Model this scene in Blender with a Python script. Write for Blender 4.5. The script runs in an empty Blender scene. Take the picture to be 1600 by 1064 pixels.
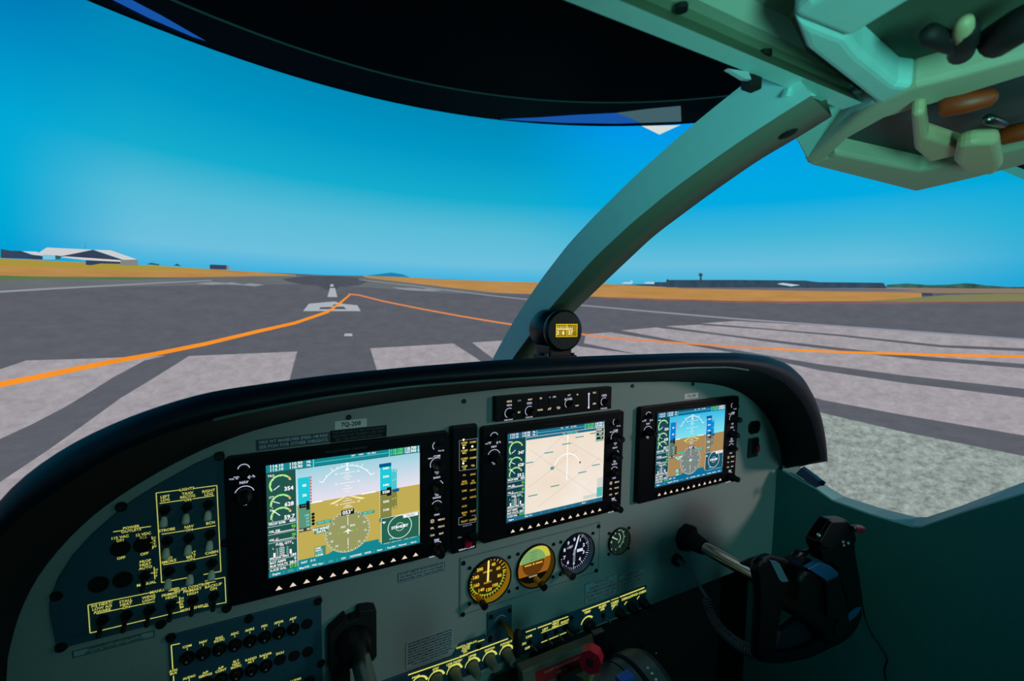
import bpy, bmesh, math, random
from mathutils import Vector, Matrix
random.seed(7)
SC = bpy.context.scene
COL = SC.collection
pi = math.pi

# ------------------------------------------------------------------ camera
FWD = Vector((.467, .8809, -.0772)).normalized()
RGT = Vector((.88396, -.46729, .01589)); RGT = (RGT - FWD * FWD.dot(RGT)).normalized()
UPV = RGT.cross(FWD)
CAM = Vector((.0548, -.663, 1.198))
FPX = 712.8
cd = bpy.data.cameras.new('camera'); cam = bpy.data.objects.new('camera', cd); COL.objects.link(cam)
cd.sensor_width = 36; cd.lens = 36 * FPX / 1600; cd.clip_start = .01
cam.matrix_world = Matrix(((RGT.x, UPV.x, -FWD.x, CAM.x), (RGT.y, UPV.y, -FWD.y, CAM.y), (RGT.z, UPV.z, -FWD.z, CAM.z), (0, 0, 0, 1)))
cd.dof.use_dof = True; cd.dof.focus_distance = .74; cd.dof.aperture_fstop = 5.6
SC.camera = cam
# ------------------------------------------------------------------ world, exposure, unseen fill spots
w = bpy.data.worlds.new('world'); SC.world = w; w.use_nodes = True
w.node_tree.nodes['Background'].inputs[0].default_value = (.004, .027, .027, 1)
w.node_tree.nodes['Background'].inputs[1].default_value = 1.0
SC.view_settings.view_transform = 'Standard'; SC.view_settings.look = 'None'
SC.view_settings.exposure = 0; SC.view_settings.gamma = 1; SC.view_settings.use_curve_mapping = False
def area(name, loc, target, sx, sy, power, color):
    l = bpy.data.lights.new(name, 'AREA'); l.shape = 'RECTANGLE'; l.size = sx; l.size_y = sy; l.energy = power; l.color = color
    o = bpy.data.objects.new(name, l); COL.objects.link(o); o.location = loc
    o.rotation_euler = (Vector(target) - Vector(loc)).to_track_quat('-Z', 'Y').to_euler()
    return o
def spot(name, loc, target, power, color, angle, size):
    l = bpy.data.lights.new(name, 'SPOT'); l.energy = power; l.color = color; l.spot_size = math.radians(angle); l.spot_blend = 1.0; l.shadow_soft_size = size
    o = bpy.data.objects.new(name, l); COL.objects.link(o); o.location = loc; o.rotation_euler = (Vector(target) - Vector(loc)).to_track_quat('-Z', 'Y').to_euler(); return o
spot('room_fill_spot', (.85, -3.0, 1.55), (.76, 0, .85), 38, (.30, 1.0, .96), 46, .35)  # unseen fill spot, added to brighten the panel with teal light
spot('overhead_fill_spot', (-.10, -1.25, .92), (.73, -.47, 1.62), 42, (.28, 1.0, .86), 62, .15)  # added unseen spot, aimed up to brighten header, post and console
spot('side_fill_spot', (2.35, -1.9, 1.60), (1.00, 0, .88), 62, (1.0, .76, .72), 38, .15)  # added unseen spot, stands in for warm light from the right

# ------------------------------------------------------------------ geometry helpers
def ray(x, y): return FWD + RGT * ((x - 800) / FPX) - UPV * ((y - 532) / FPX)
def on(ax, v, x, y):
    d = ray(x, y); return CAM + d * ((v - CAM[ax]) / d[ax])
def P(x, y, Y=0.0): return on(1, Y, x, y)
def pxs(x, y, Y=0.0):          # metres per photo pixel (vertical) on a plane of constant Y
    return (P(x, y - 1, Y) - P(x, y + 1, Y)).length / 2
def lin(c): return tuple(((v / 255) / 12.92 if v / 255 <= .04045 else ((v / 255 + .055) / 1.055) ** 2.4) for v in c)
MATS = {}
def mat(name, rgb, rough=.5, metal=0, noise=0, scale=40, emit=0, spec=.5, bump=0, coat=0):
    if name in MATS: return MATS[name]
    m = bpy.data.materials.new(name); m.use_nodes = True; nt = m.node_tree; b = nt.nodes['Principled BSDF']
    c = (*lin(rgb), 1)
    b.inputs['Base Color'].default_value = c; b.inputs['Roughness'].default_value = rough; b.inputs['Metallic'].default_value = metal
    b.inputs['Specular IOR Level'].default_value = spec
    if coat: b.inputs['Coat Weight'].default_value = coat
    if noise or bump:
        tc = nt.nodes.new('ShaderNodeTexCoord'); n = nt.nodes.new('ShaderNodeTexNoise'); n.inputs['Scale'].default_value = scale; n.inputs['Detail'].default_value = 4
        nt.links.new(tc.outputs['Object'], n.inputs['Vector'])
        if noise:
            r = nt.nodes.new('ShaderNodeMapRange'); r.inputs['From Min'].default_value = .25; r.inputs['From Max'].default_value = .75
            r.inputs['To Min'].default_value = 1 - noise; r.inputs['To Max'].default_value = 1 + noise
            nt.links.new(n.outputs['Fac'], r.inputs['Value'])
            mx = nt.nodes.new('ShaderNodeVectorMath'); mx.operation = 'SCALE'; mx.inputs[0].default_value = c[:3]
            nt.links.new(r.outputs['Result'], mx.inputs['Scale']); nt.links.new(mx.outputs['Vector'], b.inputs['Base Color'])
        if bump:
            bp = nt.nodes.new('ShaderNodeBump'); bp.inputs['Strength'].default_value = bump; bp.inputs['Distance'].default_value = .002
            nt.links.new(n.outputs['Fac'], bp.inputs['Height']); nt.links.new(bp.outputs['Normal'], b.inputs['Normal'])
    MATS[name] = m; return m
def emi(name, rgb, k=1.0, noise=0, scale=8, rgb2=None, stretch=(1, 1, 1), detail=6, grad=None, rough=.6):
    """light-giving surface of a display: flat colour, or colour broken up by noise"""
    if name in MATS: return MATS[name]
    m = bpy.data.materials.new(name); m.use_nodes = True; nt = m.node_tree; nt.nodes.clear()
    o = nt.nodes.new('ShaderNodeOutputMaterial'); e = nt.nodes.new('ShaderNodeEmission'); e.inputs['Strength'].default_value = k
    e.inputs['Color'].default_value = (*lin(rgb), 1); nt.links.new(e.outputs[0], o.inputs[0])
    tc = nt.nodes.new('ShaderNodeTexCoord')
    if noise or rgb2:
        mp = nt.nodes.new('ShaderNodeMapping'); mp.inputs['Scale'].default_value = stretch
        n = nt.nodes.new('ShaderNodeTexNoise'); n.inputs['Scale'].default_value = scale; n.inputs['Detail'].default_value = detail; n.inputs['Roughness'].default_value = rough
        nt.links.new(tc.outputs['Object'], mp.inputs[0]); nt.links.new(mp.outputs[0], n.inputs['Vector'])
        r = nt.nodes.new('ShaderNodeMapRange'); r.inputs['From Min'].default_value = .3; r.inputs['From Max'].default_value = .7
        nt.links.new(n.outputs['Fac'], r.inputs['Value'])
        mx = nt.nodes.new('ShaderNodeMix'); mx.data_type = 'RGBA'
        c2 = rgb2 or tuple(v * (1 - noise) for v in rgb); c1 = rgb if rgb2 else tuple(min(255, v * (1 + noise)) for v in rgb)
        mx.inputs[6].default_value = (*lin(c1), 1); mx.inputs[7].default_value = (*lin(c2), 1)
        nt.links.new(r.outputs['Result'], mx.inputs[0]); nt.links.new(mx.outputs[2], e.inputs['Color'])
    if grad:                    # [(height, rgb)...] in object space
        sp = nt.nodes.new('ShaderNodeSeparateXYZ'); nt.links.new(tc.outputs['Object'], sp.inputs[0])
        r = nt.nodes.new('ShaderNodeMapRange'); r.inputs['From Min'].default_value = grad[0][0]; r.inputs['From Max'].default_value = grad[-1][0]
        nt.links.new(sp.outputs['Z'], r.inputs['Value'])
        cr = nt.nodes.new('ShaderNodeValToRGB'); el = cr.color_ramp.elements
        for i, (h, c) in enumerate(grad):
            t = (h - grad[0][0]) / (grad[-1][0] - grad[0][0])
            q = el[i] if i < 2 and i < len(el) else el.new(t)
            q.position = t; q.color = (*lin(c), 1)
        nt.links.new(r.outputs['Result'], cr.inputs[0]); nt.links.new(cr.outputs[0], e.inputs['Color'])
    MATS[name] = m; return m

BASE = {}
def tag(o, label=None, cat=None, group=None, kind=None):
    if label: o['label'] = label
    if cat: o['category'] = cat
    if group: o['group'] = group
    if kind: o['kind'] = kind
    return o
def thing(name, label, cat, loc, group=None):
    o = bpy.data.objects.new(name, None); COL.objects.link(o); o.location = loc; o.empty_display_size = .02
    BASE[o] = Vector(loc); return tag(o, label, cat, group)
class MB:
    def __init__(s): s.v = []; s.f = []; s.m = []; s.mats = []; s.sm = []
    def mi(s, m):
        if m not in s.mats: s.mats.append(m)
        return s.mats.index(m)
    def add(s, vs, fs, m, smooth=False):
        b = len(s.v); s.v += [Vector(v) for v in vs]; k = s.mi(m)
        for f in fs: s.f.append([b + i for i in f]); s.m.append(k); s.sm.append(smooth)
        return s
    def box(s, a, b, m):
        x0, y0, z0 = [min(a[i], b[i]) for i in range(3)]; x1, y1, z1 = [max(a[i], b[i]) for i in range(3)]
        return s.add([(x0, y0, z0), (x1, y0, z0), (x1, y1, z0), (x0, y1, z0), (x0, y0, z1), (x1, y0, z1), (x1, y1, z1), (x0, y1, z1)],
                     [(0, 3, 2, 1), (4, 5, 6, 7), (0, 1, 5, 4), (1, 2, 6, 5), (2, 3, 7, 6), (3, 0, 4, 7)], m)
    def prism(s, pts, d, m):     # closed 3D polygon pushed along vector d
        n = len(pts); d = Vector(d); a = [Vector(p) for p in pts]; b = [p + d for p in a]
        return s.add(a + b, [list(range(n)), list(range(2 * n - 1, n - 1, -1))] + [[i, i + n, (i + 1) % n + n, (i + 1) % n] for i in range(n)], m)
    def cyl(s, p0, p1, r0, m, r1=None, seg=24, caps=True, smooth=True, prof=None):
        p0 = Vector(p0); p1 = Vector(p1); ax = (p1 - p0); L = ax.length; ax.normalize()
        t = ax.orthogonal().normalized(); u = ax.cross(t)
        pr = prof or [(0, r0), (1, r0 if r1 is None else r1)]
        vs = []; fs = []
        for (h, r) in pr:
            for k in range(seg):
                a = 2 * pi * k / seg; vs.append(p0 + ax * (L * h) + (t * math.cos(a) + u * math.sin(a)) * r)
        for j in range(len(pr) - 1):
            for k in range(seg): fs.append([j * seg + k, j * seg + (k + 1) % seg, (j + 1) * seg + (k + 1) % seg, (j + 1) * seg + k])
        s.add(vs, fs, m, smooth)
        if caps:
            s.add(vs[:seg], [list(range(seg))[::-1]], m); s.add(vs[-seg:], [list(range(seg))], m)
        return s
    def tube(s, path, r, m, seg=8, closed=False):
        pts = [Vector(p) for p in path]; n = len(pts); vs = []; fs = []; t0 = None
        for i, p in enumerate(pts):
            a = pts[max(i - 1, 0)]; b = pts[min(i + 1, n - 1)]
            ax = (b - a).normalized()
            if t0 is None: t = ax.orthogonal().normalized()
            else: t = (t0 - ax * ax.dot(t0)).normalized()
            t0 = t; u = ax.cross(t); rr = r[i] if isinstance(r, (list, tuple)) else r
            for k in range(seg):
                q = 2 * pi * k / seg; vs.append(p + (t * math.cos(q) + u * math.sin(q)) * rr)
        for i in range(n - 1):
            for k in range(seg): fs.append([i * seg + k, i * seg + (k + 1) % seg, (i + 1) * seg + (k + 1) % seg, (i + 1) * seg + k])
        fs += [list(range(seg))[::-1], [(n - 1) * seg + k for k in range(seg)]]
        return s.add(vs, fs, m, True)
    def loft(s, rows, m, smooth=True, close=False):
        n = len(rows[0]); vs = [p for r in rows for p in r]; fs = []
        R = len(rows)
        for j in range(R if close else R - 1):
            for i in range(n - 1): fs.append([j * n + i, j * n + i + 1, ((j + 1) % R) * n + i + 1, ((j + 1) % R) * n + i])
        return s.add(vs, fs, m, smooth)
    def quad(s, pts, m): return s.add(pts, [list(range(len(pts)))], m)
    def ball(s, c, r, m, nx=16, ny=10):
        c = Vector(c); rr = r if isinstance(r, (tuple, list)) else (r, r, r); vs = []; fs = []
        for j in range(ny + 1):
            for i in range(nx):
                a = 2 * pi * i / nx; b = pi * j / ny
                vs.append(c + Vector((rr[0] * math.sin(b) * math.cos(a), rr[1] * math.sin(b) * math.sin(a), rr[2] * math.cos(b))))
        for j in range(ny):
            for i in range(nx): fs.append([j * nx + i, j * nx + (i + 1) % nx, (j + 1) * nx + (i + 1) % nx, (j + 1) * nx + i])
        return s.add(vs, fs, m, True)
    def build(s, name, parent=None, label=None, bevel=0, seg=2, fix=True, **kw):
        base = BASE[parent] if parent else Vector((0, 0, 0))
        me = bpy.data.meshes.new(name); me.from_pydata([v - base for v in s.v], [], s.f)
        for m in s.mats: me.materials.append(m)
        me.polygons.foreach_set('material_index', s.m); me.polygons.foreach_set('use_smooth', s.sm); me.update()
        if fix:
            bm = bmesh.new(); bm.from_mesh(me); bmesh.ops.recalc_face_normals(bm, faces=bm.faces); bm.to_mesh(me); bm.free()
        o = bpy.data.objects.new(name, me); COL.objects.link(o)
        if parent: o.parent = parent
        BASE[o] = base
        if bevel:
            b = o.modifiers.new('bevel', 'BEVEL'); b.width = bevel; b.segments = seg; b.limit_method = 'ANGLE'; b.angle_limit = .6
            b.harden_normals = False
        tag(o, label, **kw); return o

# text -> triangles, cached
_T = {}
def tmesh(s, align='CENTER', bold=0.0):
    k = (s, align, bold)
    if k not in _T:
        c = bpy.data.curves.new('t', 'FONT'); c.body = s; c.align_x = align; c.align_y = 'CENTER'; c.resolution_u = 2; c.offset = bold; c.space_line = .85
        o = bpy.data.objects.new('t', c); COL.objects.link(o); bpy.context.view_layer.update()
        e = o.evaluated_get(bpy.context.evaluated_depsgraph_get()); me = e.to_mesh()
        _T[k] = ([v.co.copy() for v in me.vertices], [list(p.vertices) for p in me.polygons])
        e.to_mesh_clear(); bpy.data.objects.remove(o); bpy.data.curves.remove(c)
    return _T[k]
def text(mb, s, pos, h, m, align='CENTER', bold=.015, sx=1.0, right=(1, 0, 0), up=(0, 0, 1)):
    """h = height of a capital letter in metres"""
    vs, fs = tmesh(s, align, bold); k = h / .70; R = Vector(right) * k * sx; U = Vector(up) * k; p = Vector(pos)
    mb.add([p + R * v.x + U * v.y for v in vs], fs, m)

# ------------------------------------------------------------------ materials
M_panel = mat('panel_grey', (158, 170, 168), .62, noise=.04, scale=300, bump=.12)
M_plate = mat('blue_grey_plate', (44, 88, 108), .55, noise=.05, scale=200)
M_black = mat('black_plastic', (10, 11, 15), .42, spec=.4)
M_bezel = mat('bezel_black', (7, 8, 16), .45, spec=.25)
M_rubber = mat('black_rubber', (10, 10, 12), .7)
M_hood = mat('hood_black', (16, 22, 36), .5, bump=.15, scale=900, spec=.35)
M_hoodin = mat('hood_inside_black', (7, 8, 10), .8)
M_chrome = mat('polished_steel', (190, 190, 180), .22, 1)
M_screw = mat('black_screw', (9, 9, 10), .5)
M_steel = mat('dull_steel', (120, 122, 118), .35, 1)
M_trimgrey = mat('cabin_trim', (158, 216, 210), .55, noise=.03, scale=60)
M_trimolive = mat('cabin_trim_shadowed_side', (128, 132, 118), .6)
M_wall = mat('cabin_wall_grey', (48, 140, 134), .65, noise=.05, scale=90, bump=.1)
M_dark = mat('footwell_black', (9, 11, 13), .85)
M_cloth = mat('black_ceiling_cloth', (14, 15, 18), .95, noise=.15, scale=5)
M_cloth2 = mat('border_cloth_spill_lit', (38, 44, 48), .9, noise=.1, scale=5)  # greyer than the skirt cloth: the screen's spilled light is in the colour
M_white_lbl = mat('label_white', (245, 245, 248), .5)
M_grey_lbl = mat('label_grey', (170, 190, 196), .5)
M_blue_lbl = mat('label_slate', (72, 92, 108), .5)
M_ink = mat('label_ink', (14, 16, 20), .6)
M_inkgrey = mat('label_print_grey', (215, 222, 228), .6)
M_red = mat('red_knob', (200, 16, 44), .4)
M_redlbl = mat('red_placard', (190, 25, 30), .5)
M_pinkprint = mat('red_print', (170, 96, 100), .6)
M_cream = mat('cream_plastic', (178, 170, 130), .5)
M_orange = mat('orange_handle', (150, 52, 10), .5)
M_tip = mat('luminous_white_tip', (240, 240, 216), .45)
M_knobgrey = mat('knob_grey_green', (104, 116, 112), .5)
M_brass = mat('brass', (200, 150, 50), .3, 1)
E_yel = emi('panel_lettering_yellow', (214, 212, 100))
E_white = emi('key_lettering_white', (205, 208, 232))
E_tri = emi('softkey_arrow_glow', (236, 214, 190))
E_amber = emi('amber_lettering', (205, 165, 60))
E_lamp = emi('lit_lamp', (255, 250, 215), 1.5)
E_dimwhite = emi('dim_white_print', (120, 126, 140))

# ------------------------------------------------------------------ projection screen
SCX, SCY, SR = .535, -.583, 2.0
ZTOP = CAM.z + .876
AXR = Vector((SCX, SCY, CAM.z))
def cylpt(az, z, r): a = az; return Vector((SCX + r * math.sin(a), SCY + r * math.cos(a), z))
def on_screen(x, y):
    d = ray(x, y); o = Vector((CAM.x - SCX, CAM.y - SCY)); D = Vector((d.x, d.y)); a = D.dot(D); b = o.dot(D); c = o.dot(o) - SR * SR
    s = (-b + math.sqrt(b * b - a * c)) / a; p = CAM + d * s
    return math.atan2(p.x - SCX, p.y - SCY), p.z
screen = thing('projection_screen', 'large curved projection screen wrapping around the cockpit, showing a runway and blue sky', 'screen', (SCX, SCY, 0))
def band(mb, a0, a1, z0, z1, r, m, n=72):
    rows = [[cylpt(a0 + (a1 - a0) * i / n, z, r) for i in range(n + 1)] for z in (z0, z1)]
    mb.loft(rows, m)
A0, A1 = math.radians(-112), math.radians(118)
# sky picture
def sky_material():
    m = bpy.data.materials.new('sky_picture'); m.use_nodes = True; nt = m.node_tree; nt.nodes.clear(); N = nt.nodes.new; L = nt.links.new
    o = N('ShaderNodeOutputMaterial'); e = N('ShaderNodeEmission'); L(e.outputs[0], o.inputs[0])
    tc = N('ShaderNodeTexCoord'); sp = N('ShaderNodeSeparateXYZ'); L(tc.outputs['Object'], sp.inputs[0])
    at = N('ShaderNodeMath'); at.operation = 'ARCTAN2'; L(sp.outputs['X'], at.inputs[0]); L(sp.outputs['Y'], at.inputs[1])
    def ramp(lo, hi, cols, src):
        r = N('ShaderNodeMapRange'); r.inputs['From Min'].default_value = lo; r.inputs['From Max'].default_value = hi; L(src, r.inputs['Value'])
        c = N('ShaderNodeValToRGB'); el = c.color_ramp.elements
        for i, (t, col) in enumerate(cols):
            q = el[i] if i < 2 else el.new(t)
            q.position = t; q.color = (*lin(col), 1)
        L(r.outputs['Result'], c.inputs[0]); return c.outputs[0]
    zh = CAM.z + .114
    centre = ramp(zh, ZTOP, SKY_C, sp.outputs['Z'])
    side = ramp(zh, ZTOP, SKY_S, sp.outputs['Z'])
    left = ramp(zh, ZTOP, SKY_L, sp.outputs['Z'])
    def mixf(a, b, lo, hi):
        r = N('ShaderNodeMapRange'); r.inputs['From Min'].default_value = math.radians(lo); r.inputs['From Max'].default_value = math.radians(hi); r.interpolation_type = 'SMOOTHSTEP'
        L(at.outputs[0], r.inputs['Value']); x = N('ShaderNodeMix'); x.data_type = 'RGBA'
        L(r.outputs['Result'], x.inputs[0]); L(a, x.inputs[6]); L(b, x.inputs[7]); return x.outputs[2]
    c = mixf(left, centre, -34, -24)
    c = mixf(c, side, *SKY_R)
    c = mixf(c, left, 60, 84)
    L(c, e.inputs['Color']); return m
SKY_C = [(0, (62, 178, 224)), (1, (0, 138, 184)), (.10, (108, 192, 222)), (.3, (88, 188, 216)), (.5, (20, 172, 206)), (.78, (0, 150, 196))]
SKY_S = [(0, (64, 180, 220)), (1, (0, 150, 234)), (.12, (104, 190, 220)), (.3, (64, 182, 216)), (.5, (0, 170, 224)), (.78, (0, 162, 226))]
SKY_L = [(0, (0, 160, 214)), (1, (0, 112, 176)), (.12, (0, 168, 214)), (.3, (0, 172, 214)), (.5, (0, 166, 212)), (.78, (0, 138, 194))]
SKY_R = (14, 34)
mb = MB(); band(mb, A0, A1, 0.02, ZTOP, SR, sky_material(), 96)
mb.build('sky_picture', screen, 'clear blue sky of the projected picture', fix=False)
mb = MB(); band(mb, A0, A1, 0.0, ZTOP + .02, SR + .03, M_dark, 96); mb.build('screen_backing', screen)

def to_az(pts, step=12):
    out = []
    n = len(pts)
    for i in range(n):
        a = pts[i]; b = pts[(i + 1) % n]; k = max(1, int(math.hypot(b[0] - a[0], b[1] - a[1]) / step))
        for j in range(k): out.append(on_screen(a[0] + (b[0] - a[0]) * j / k, a[1] + (b[1] - a[1]) * j / k))
    return out
def scr_mesh(mb, uv, off, m):
    bm = bmesh.new(); vs = [bm.verts.new((a, z, 0)) for a, z in uv]
    f = bm.faces.new(vs); bmesh.ops.triangulate(bm, faces=[f])
    lo = min(a for a, z in uv); hi = max(a for a, z in uv); st = math.radians(3)
    k = math.ceil(lo / st)
    while k * st < hi:
        bmesh.ops.bisect_plane(bm, geom=bm.verts[:] + bm.edges[:] + bm.faces[:], plane_co=(k * st, 0, 0), plane_no=(1, 0, 0)); k += 1
    bm.verts.index_update()
    mb.add([cylpt(v.co.x, v.co.y, SR - off) for v in bm.verts], [[v.index for v in f.verts] for f in bm.faces], m); bm.free()
def pic(name, polys, off, m, label=None):
    """one projected item: several plain outlines are several parts; outlines with their own colour are sub-parts of the first"""
    first = None
    for i, p in enumerate(polys):
        mb = MB(); own = len(p) == 2 and hasattr(p[1], 'node_tree')
        scr_mesh(mb, to_az(p[0] if own else p), off + (.0001 * i if own else 0), p[1] if own else m)
        if own and first: mb.build(SUB.get(p[1].name, 'detail'), first, fix=False)
        else:
            o = mb.build(name, screen, label, fix=False)
            if own: first = o
    return first
SUB = {'white_roof_picture': 'roof', 'dark_building_picture': 'gable', 'grey_wall_picture': 'wall', 'glass_front_picture': 'glass_front', 'tree_picture': 'tree', 'airliner_picture': 'airliner', 'terminal_picture': 'ramp_vehicle', 'taxi_line_pale_picture': 'pale_section', 'taxi_line_picture': 'near_section'}
def uvpic(name, polys, off, m, label=None):
    mb = MB()
    for p in polys: scr_mesh(mb, p, off, m)
    return mb.build(name, screen, label, fix=False)

E_asph = emi('asphalt_picture', (92, 95, 104), noise=.06, scale=16, stretch=(1, 1, 3), detail=10, rough=.7)
E_asphfar = emi('asphalt_far_picture', (103, 109, 112), noise=.05, scale=5, stretch=(1, 1, 5))
E_paint = emi('stripe_picture', (178, 172, 178), rgb2=(140, 137, 143), scale=22, stretch=(1, 1, 2), detail=12, rough=.78)
E_near = emi('speckled_stripe_picture', (178, 190, 184), rgb2=(92, 104, 102), scale=34, stretch=(1, 1, 1.5), detail=9, rough=.75)
E_gap = emi('stripe_gap_picture', (84, 88, 96), noise=.14, scale=16, stretch=(1, 1, 3), detail=10, rough=.7)
E_line = emi('runway_line_picture', (172, 178, 186))
E_line2 = emi('runway_line_soft_picture', (140, 146, 158))
E_taxi = emi('taxi_line_picture', (246, 146, 40), noise=.03)
E_taxi2 = emi('taxi_line_pale_picture', (222, 138, 84))
E_tan = emi('dry_grass_picture', (190, 144, 88), rgb2=(172, 128, 68), scale=6, stretch=(1, 1, 14))
E_olive = emi('olive_grass_picture', (160, 150, 62), rgb2=(182, 142, 66), scale=5, stretch=(1, 1, 14))
E_green = emi('green_grass_picture', (66, 120, 66), rgb2=(96, 118, 80), scale=5, stretch=(1, 1, 8))
E_smear = emi('tyre_mark_picture', (79, 85, 95), noise=.06, scale=10)
E_rust = emi('red_soil_picture', (132, 92, 92), noise=.1, scale=8)
E_bldg = emi('dark_building_picture', (54, 66, 88), noise=.08, scale=20)
E_bldg2 = emi('terminal_picture', (52, 72, 88), noise=.12, scale=26)
E_roof = emi('white_roof_picture', (206, 206, 208))
E_shed = emi('grey_wall_picture', (128, 134, 130))
E_green2 = emi('tree_picture', (58, 92, 84), noise=.2, scale=30)
E_hill = emi('hill_picture', (28, 128, 172))
E_apron = emi('apron_picture', (104, 104, 116))
E_jet = emi('airliner_picture', (178, 206, 222))
E_cyan = emi('glass_front_picture', (120, 196, 220))
E_field = emi('brown_field_picture', (140, 120, 104))

zH = CAM.z + .114
# ground
horiz = [(-900, 395), (-300, 398), (0, 404), (150, 411), (250, 416), (400, 425), (512, 430), (572, 431), (700, 436.5), (830, 441), (1000, 445), (1150, 451), (1280, 454), (1440, 457), (1600, 458)]
hz = [on_screen(*q) for q in horiz[2:]]
hz = [(A0 + .01, hz[0][1] + .01)] + hz + [(A1 - .01, hz[-1][1])]
uvpic('asphalt_ground', [hz + [(A1 - .01, .03), (A0 + .01, .03)]], .002, E_asph, 'dark grey asphalt of the projected runway')
pic('asphalt_far_part', [[(-200, 436), (0, 437), (200, 437), (420, 431), (512, 430), (600, 434), (720, 450), (830, 460), (700, 458), (560, 448), (470, 444), (300, 446), (0, 452), (-200, 458)]], .003, E_asphfar, 'paler far end of the runway')
# grass
pic('dry_grass', [[(-220, 396), (0, 403.6), (150, 411), (250, 415.5), (400, 425), (462, 429.5), (462, 431), (400, 431.5), (300, 433.5), (200, 434), (0, 433), (-220, 432)],
                  [(566, 431), (640, 433.5), (700, 437), (830, 441), (940, 443), (1000, 447), (1150, 452.5), (1260, 455), (1340, 456), (1440, 457.5), (1440, 467), (1380, 470.5), (1260, 471), (1150, 470), (1030, 467), (940, 464), (770, 457), (700, 449), (640, 442), (572, 434)]],
    .004, E_tan, 'dry orange-tan grass strips beside the runway')
pic('olive_grass', [[(-220, 396), (0, 403.6), (150, 411), (250, 415.5), (330, 421), (330, 423), (200, 423), (100, 419), (0, 416), (-220, 414)]], .005, E_olive, 'olive green grass before the hangars')
pic('green_grass', [[(-220, 428), (0, 430.5), (60, 432), (200, 433), (280, 433.5), (200, 436), (0, 437.5), (-220, 440)],
                    ], .005, E_green, 'green grass edge')
pic('faded_grass', [[(1340, 471), (1420, 466), (1480, 461), (1560, 459), (1760, 458), (1760, 470), (1600, 471), (1450, 472)]], .005, emi('faded_grass_picture', (118, 128, 84), rgb2=(132, 126, 92), scale=5, stretch=(1, 1, 8)), 'faded green grass at the right')
pic('brown_field', [[(1040, 449), (1260, 451), (1400, 450), (1760, 449), (1760, 457), (1600, 458), (1440, 458), (1260, 455), (1150, 452.5)]], .005, E_field, 'brown field beyond the terminal')
pic('apron', [[(1060, 448.5), (1300, 450), (1400, 452), (1440, 455), (1300, 454.5), (1150, 452), (1060, 450.5)]], .006, E_apron)
pic('soil_edge', [[(940, 464), (1030, 467), (1150, 470), (1260, 471.5), (1400, 472), (1600, 470.5), (1760, 469), (1760, 471.5), (1600, 473), (1400, 475), (1260, 474.5), (1150, 473), (1030, 470), (940, 466)]], .0055, E_rust)
# tyre marks
pic('tyre_marks', [[(440, 436), (478, 431.3), (530, 431.3), (560, 434), (575, 440), (560, 446), (530, 448), (522, 456), (508, 452), (496, 446), (470, 444), (450, 440)]], .0035, E_smear, 'dark tyre marks at the far touchdown zone')
# threshold stripes: left side, then right of the nose
left1 = [(-260, 640), (-120, 590), (0, 576.4), (40, 563), (140, 560), (258, 555.5), (225, 563), (175, 590), (130, 618), (100, 636), (50, 662), (0, 685), (-120, 760), (-260, 860)]
left2 = [(295, 556), (464, 549), (458, 570), (440, 640), (400, 760), (-60, 940), (-160, 900), (0, 752), (75, 702), (125, 667), (187, 622), (237, 592)]
r3 = [(578, 544), (708, 536.5), (745, 560), (850, 640), (640, 680), (592, 590)]
r4 = [(733, 535.5), (790, 530.5), (850, 528), (905, 541), (1000, 556), (1150, 585), (1287, 634), (1410, 659), (1600, 694), (1900, 760), (1900, 748), (1600, 682)]
stripe = lambda pts, n='threshold_stripe', l=None, m=E_paint: pic(n, [pts], .005, m, l)
stripe(left1, l='pale runway threshold stripe at the far left'); stripe(left2, l='pale runway threshold stripe left of the nose'); stripe(r3, l='pale runway threshold stripe ahead of the nose')
stripe([(737, 535), (850, 528), (905, 541), (1000, 554), (1000, 620), (860, 640), (770, 560)], l='pale stripe behind the compass')
# right hand stripes between gap lines
gA = [(1098, 506), (1200, 513), (1312, 523), (1470, 540), (1600, 546), (1900, 560)]
gB = [(1031, 511), (1120, 521), (1206, 532), (1340, 548), (1440, 558.5), (1600, 571), (1900, 596)]
gC = [(958, 518), (1060, 533), (1150, 548), (1242, 565), (1284, 573), (1411, 591), (1600, 613), (1900, 650)]
gD = [(905, 541), (1000, 556), (1150, 592), (1287, 633), (1411, 659), (1600, 694), (1900, 752)]
def shift(l, a, b): return [(x, y + a + (b - a) * i / (len(l) - 1)) for i, (x, y) in enumerate(l)]
stripe([(1095, 505), (1150, 501.5), (1300, 510), (1450, 519.5), (1600, 532), (1900, 552), (1900, 557)] + shift(gA, 1, -2.5)[::-1][1:-1], l='narrow pale stripe beside the runway edge line')
stripe(shift(gA, 1, 3)[:1] + [(1040, 509.5)] + shift(gB, 0, -3)[1:] + shift(gA, 2, 3)[::-1], l='second pale stripe from the runway edge line')
stripe([(1026, 511.5), (970, 516)] + shift(gC, 1, -7)[1:] + shift(gB, 1.5, 5)[::-1], l='third pale stripe from the runway edge line')
stripe([(955, 519), (915, 522), (912, 536)] + shift(gD, 1, -17)[1:] + shift(gC, 2, 9)[::-1], l='broad pale stripe right of the compass', m=E_paint)
stripe([(960, 560)] + shift(gD, 4, 21)[1:] + [(1900, 1300), (1300, 1300), (1000, 800)], l='nearest speckled pale stripe outside the right window', m=E_near)
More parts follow.
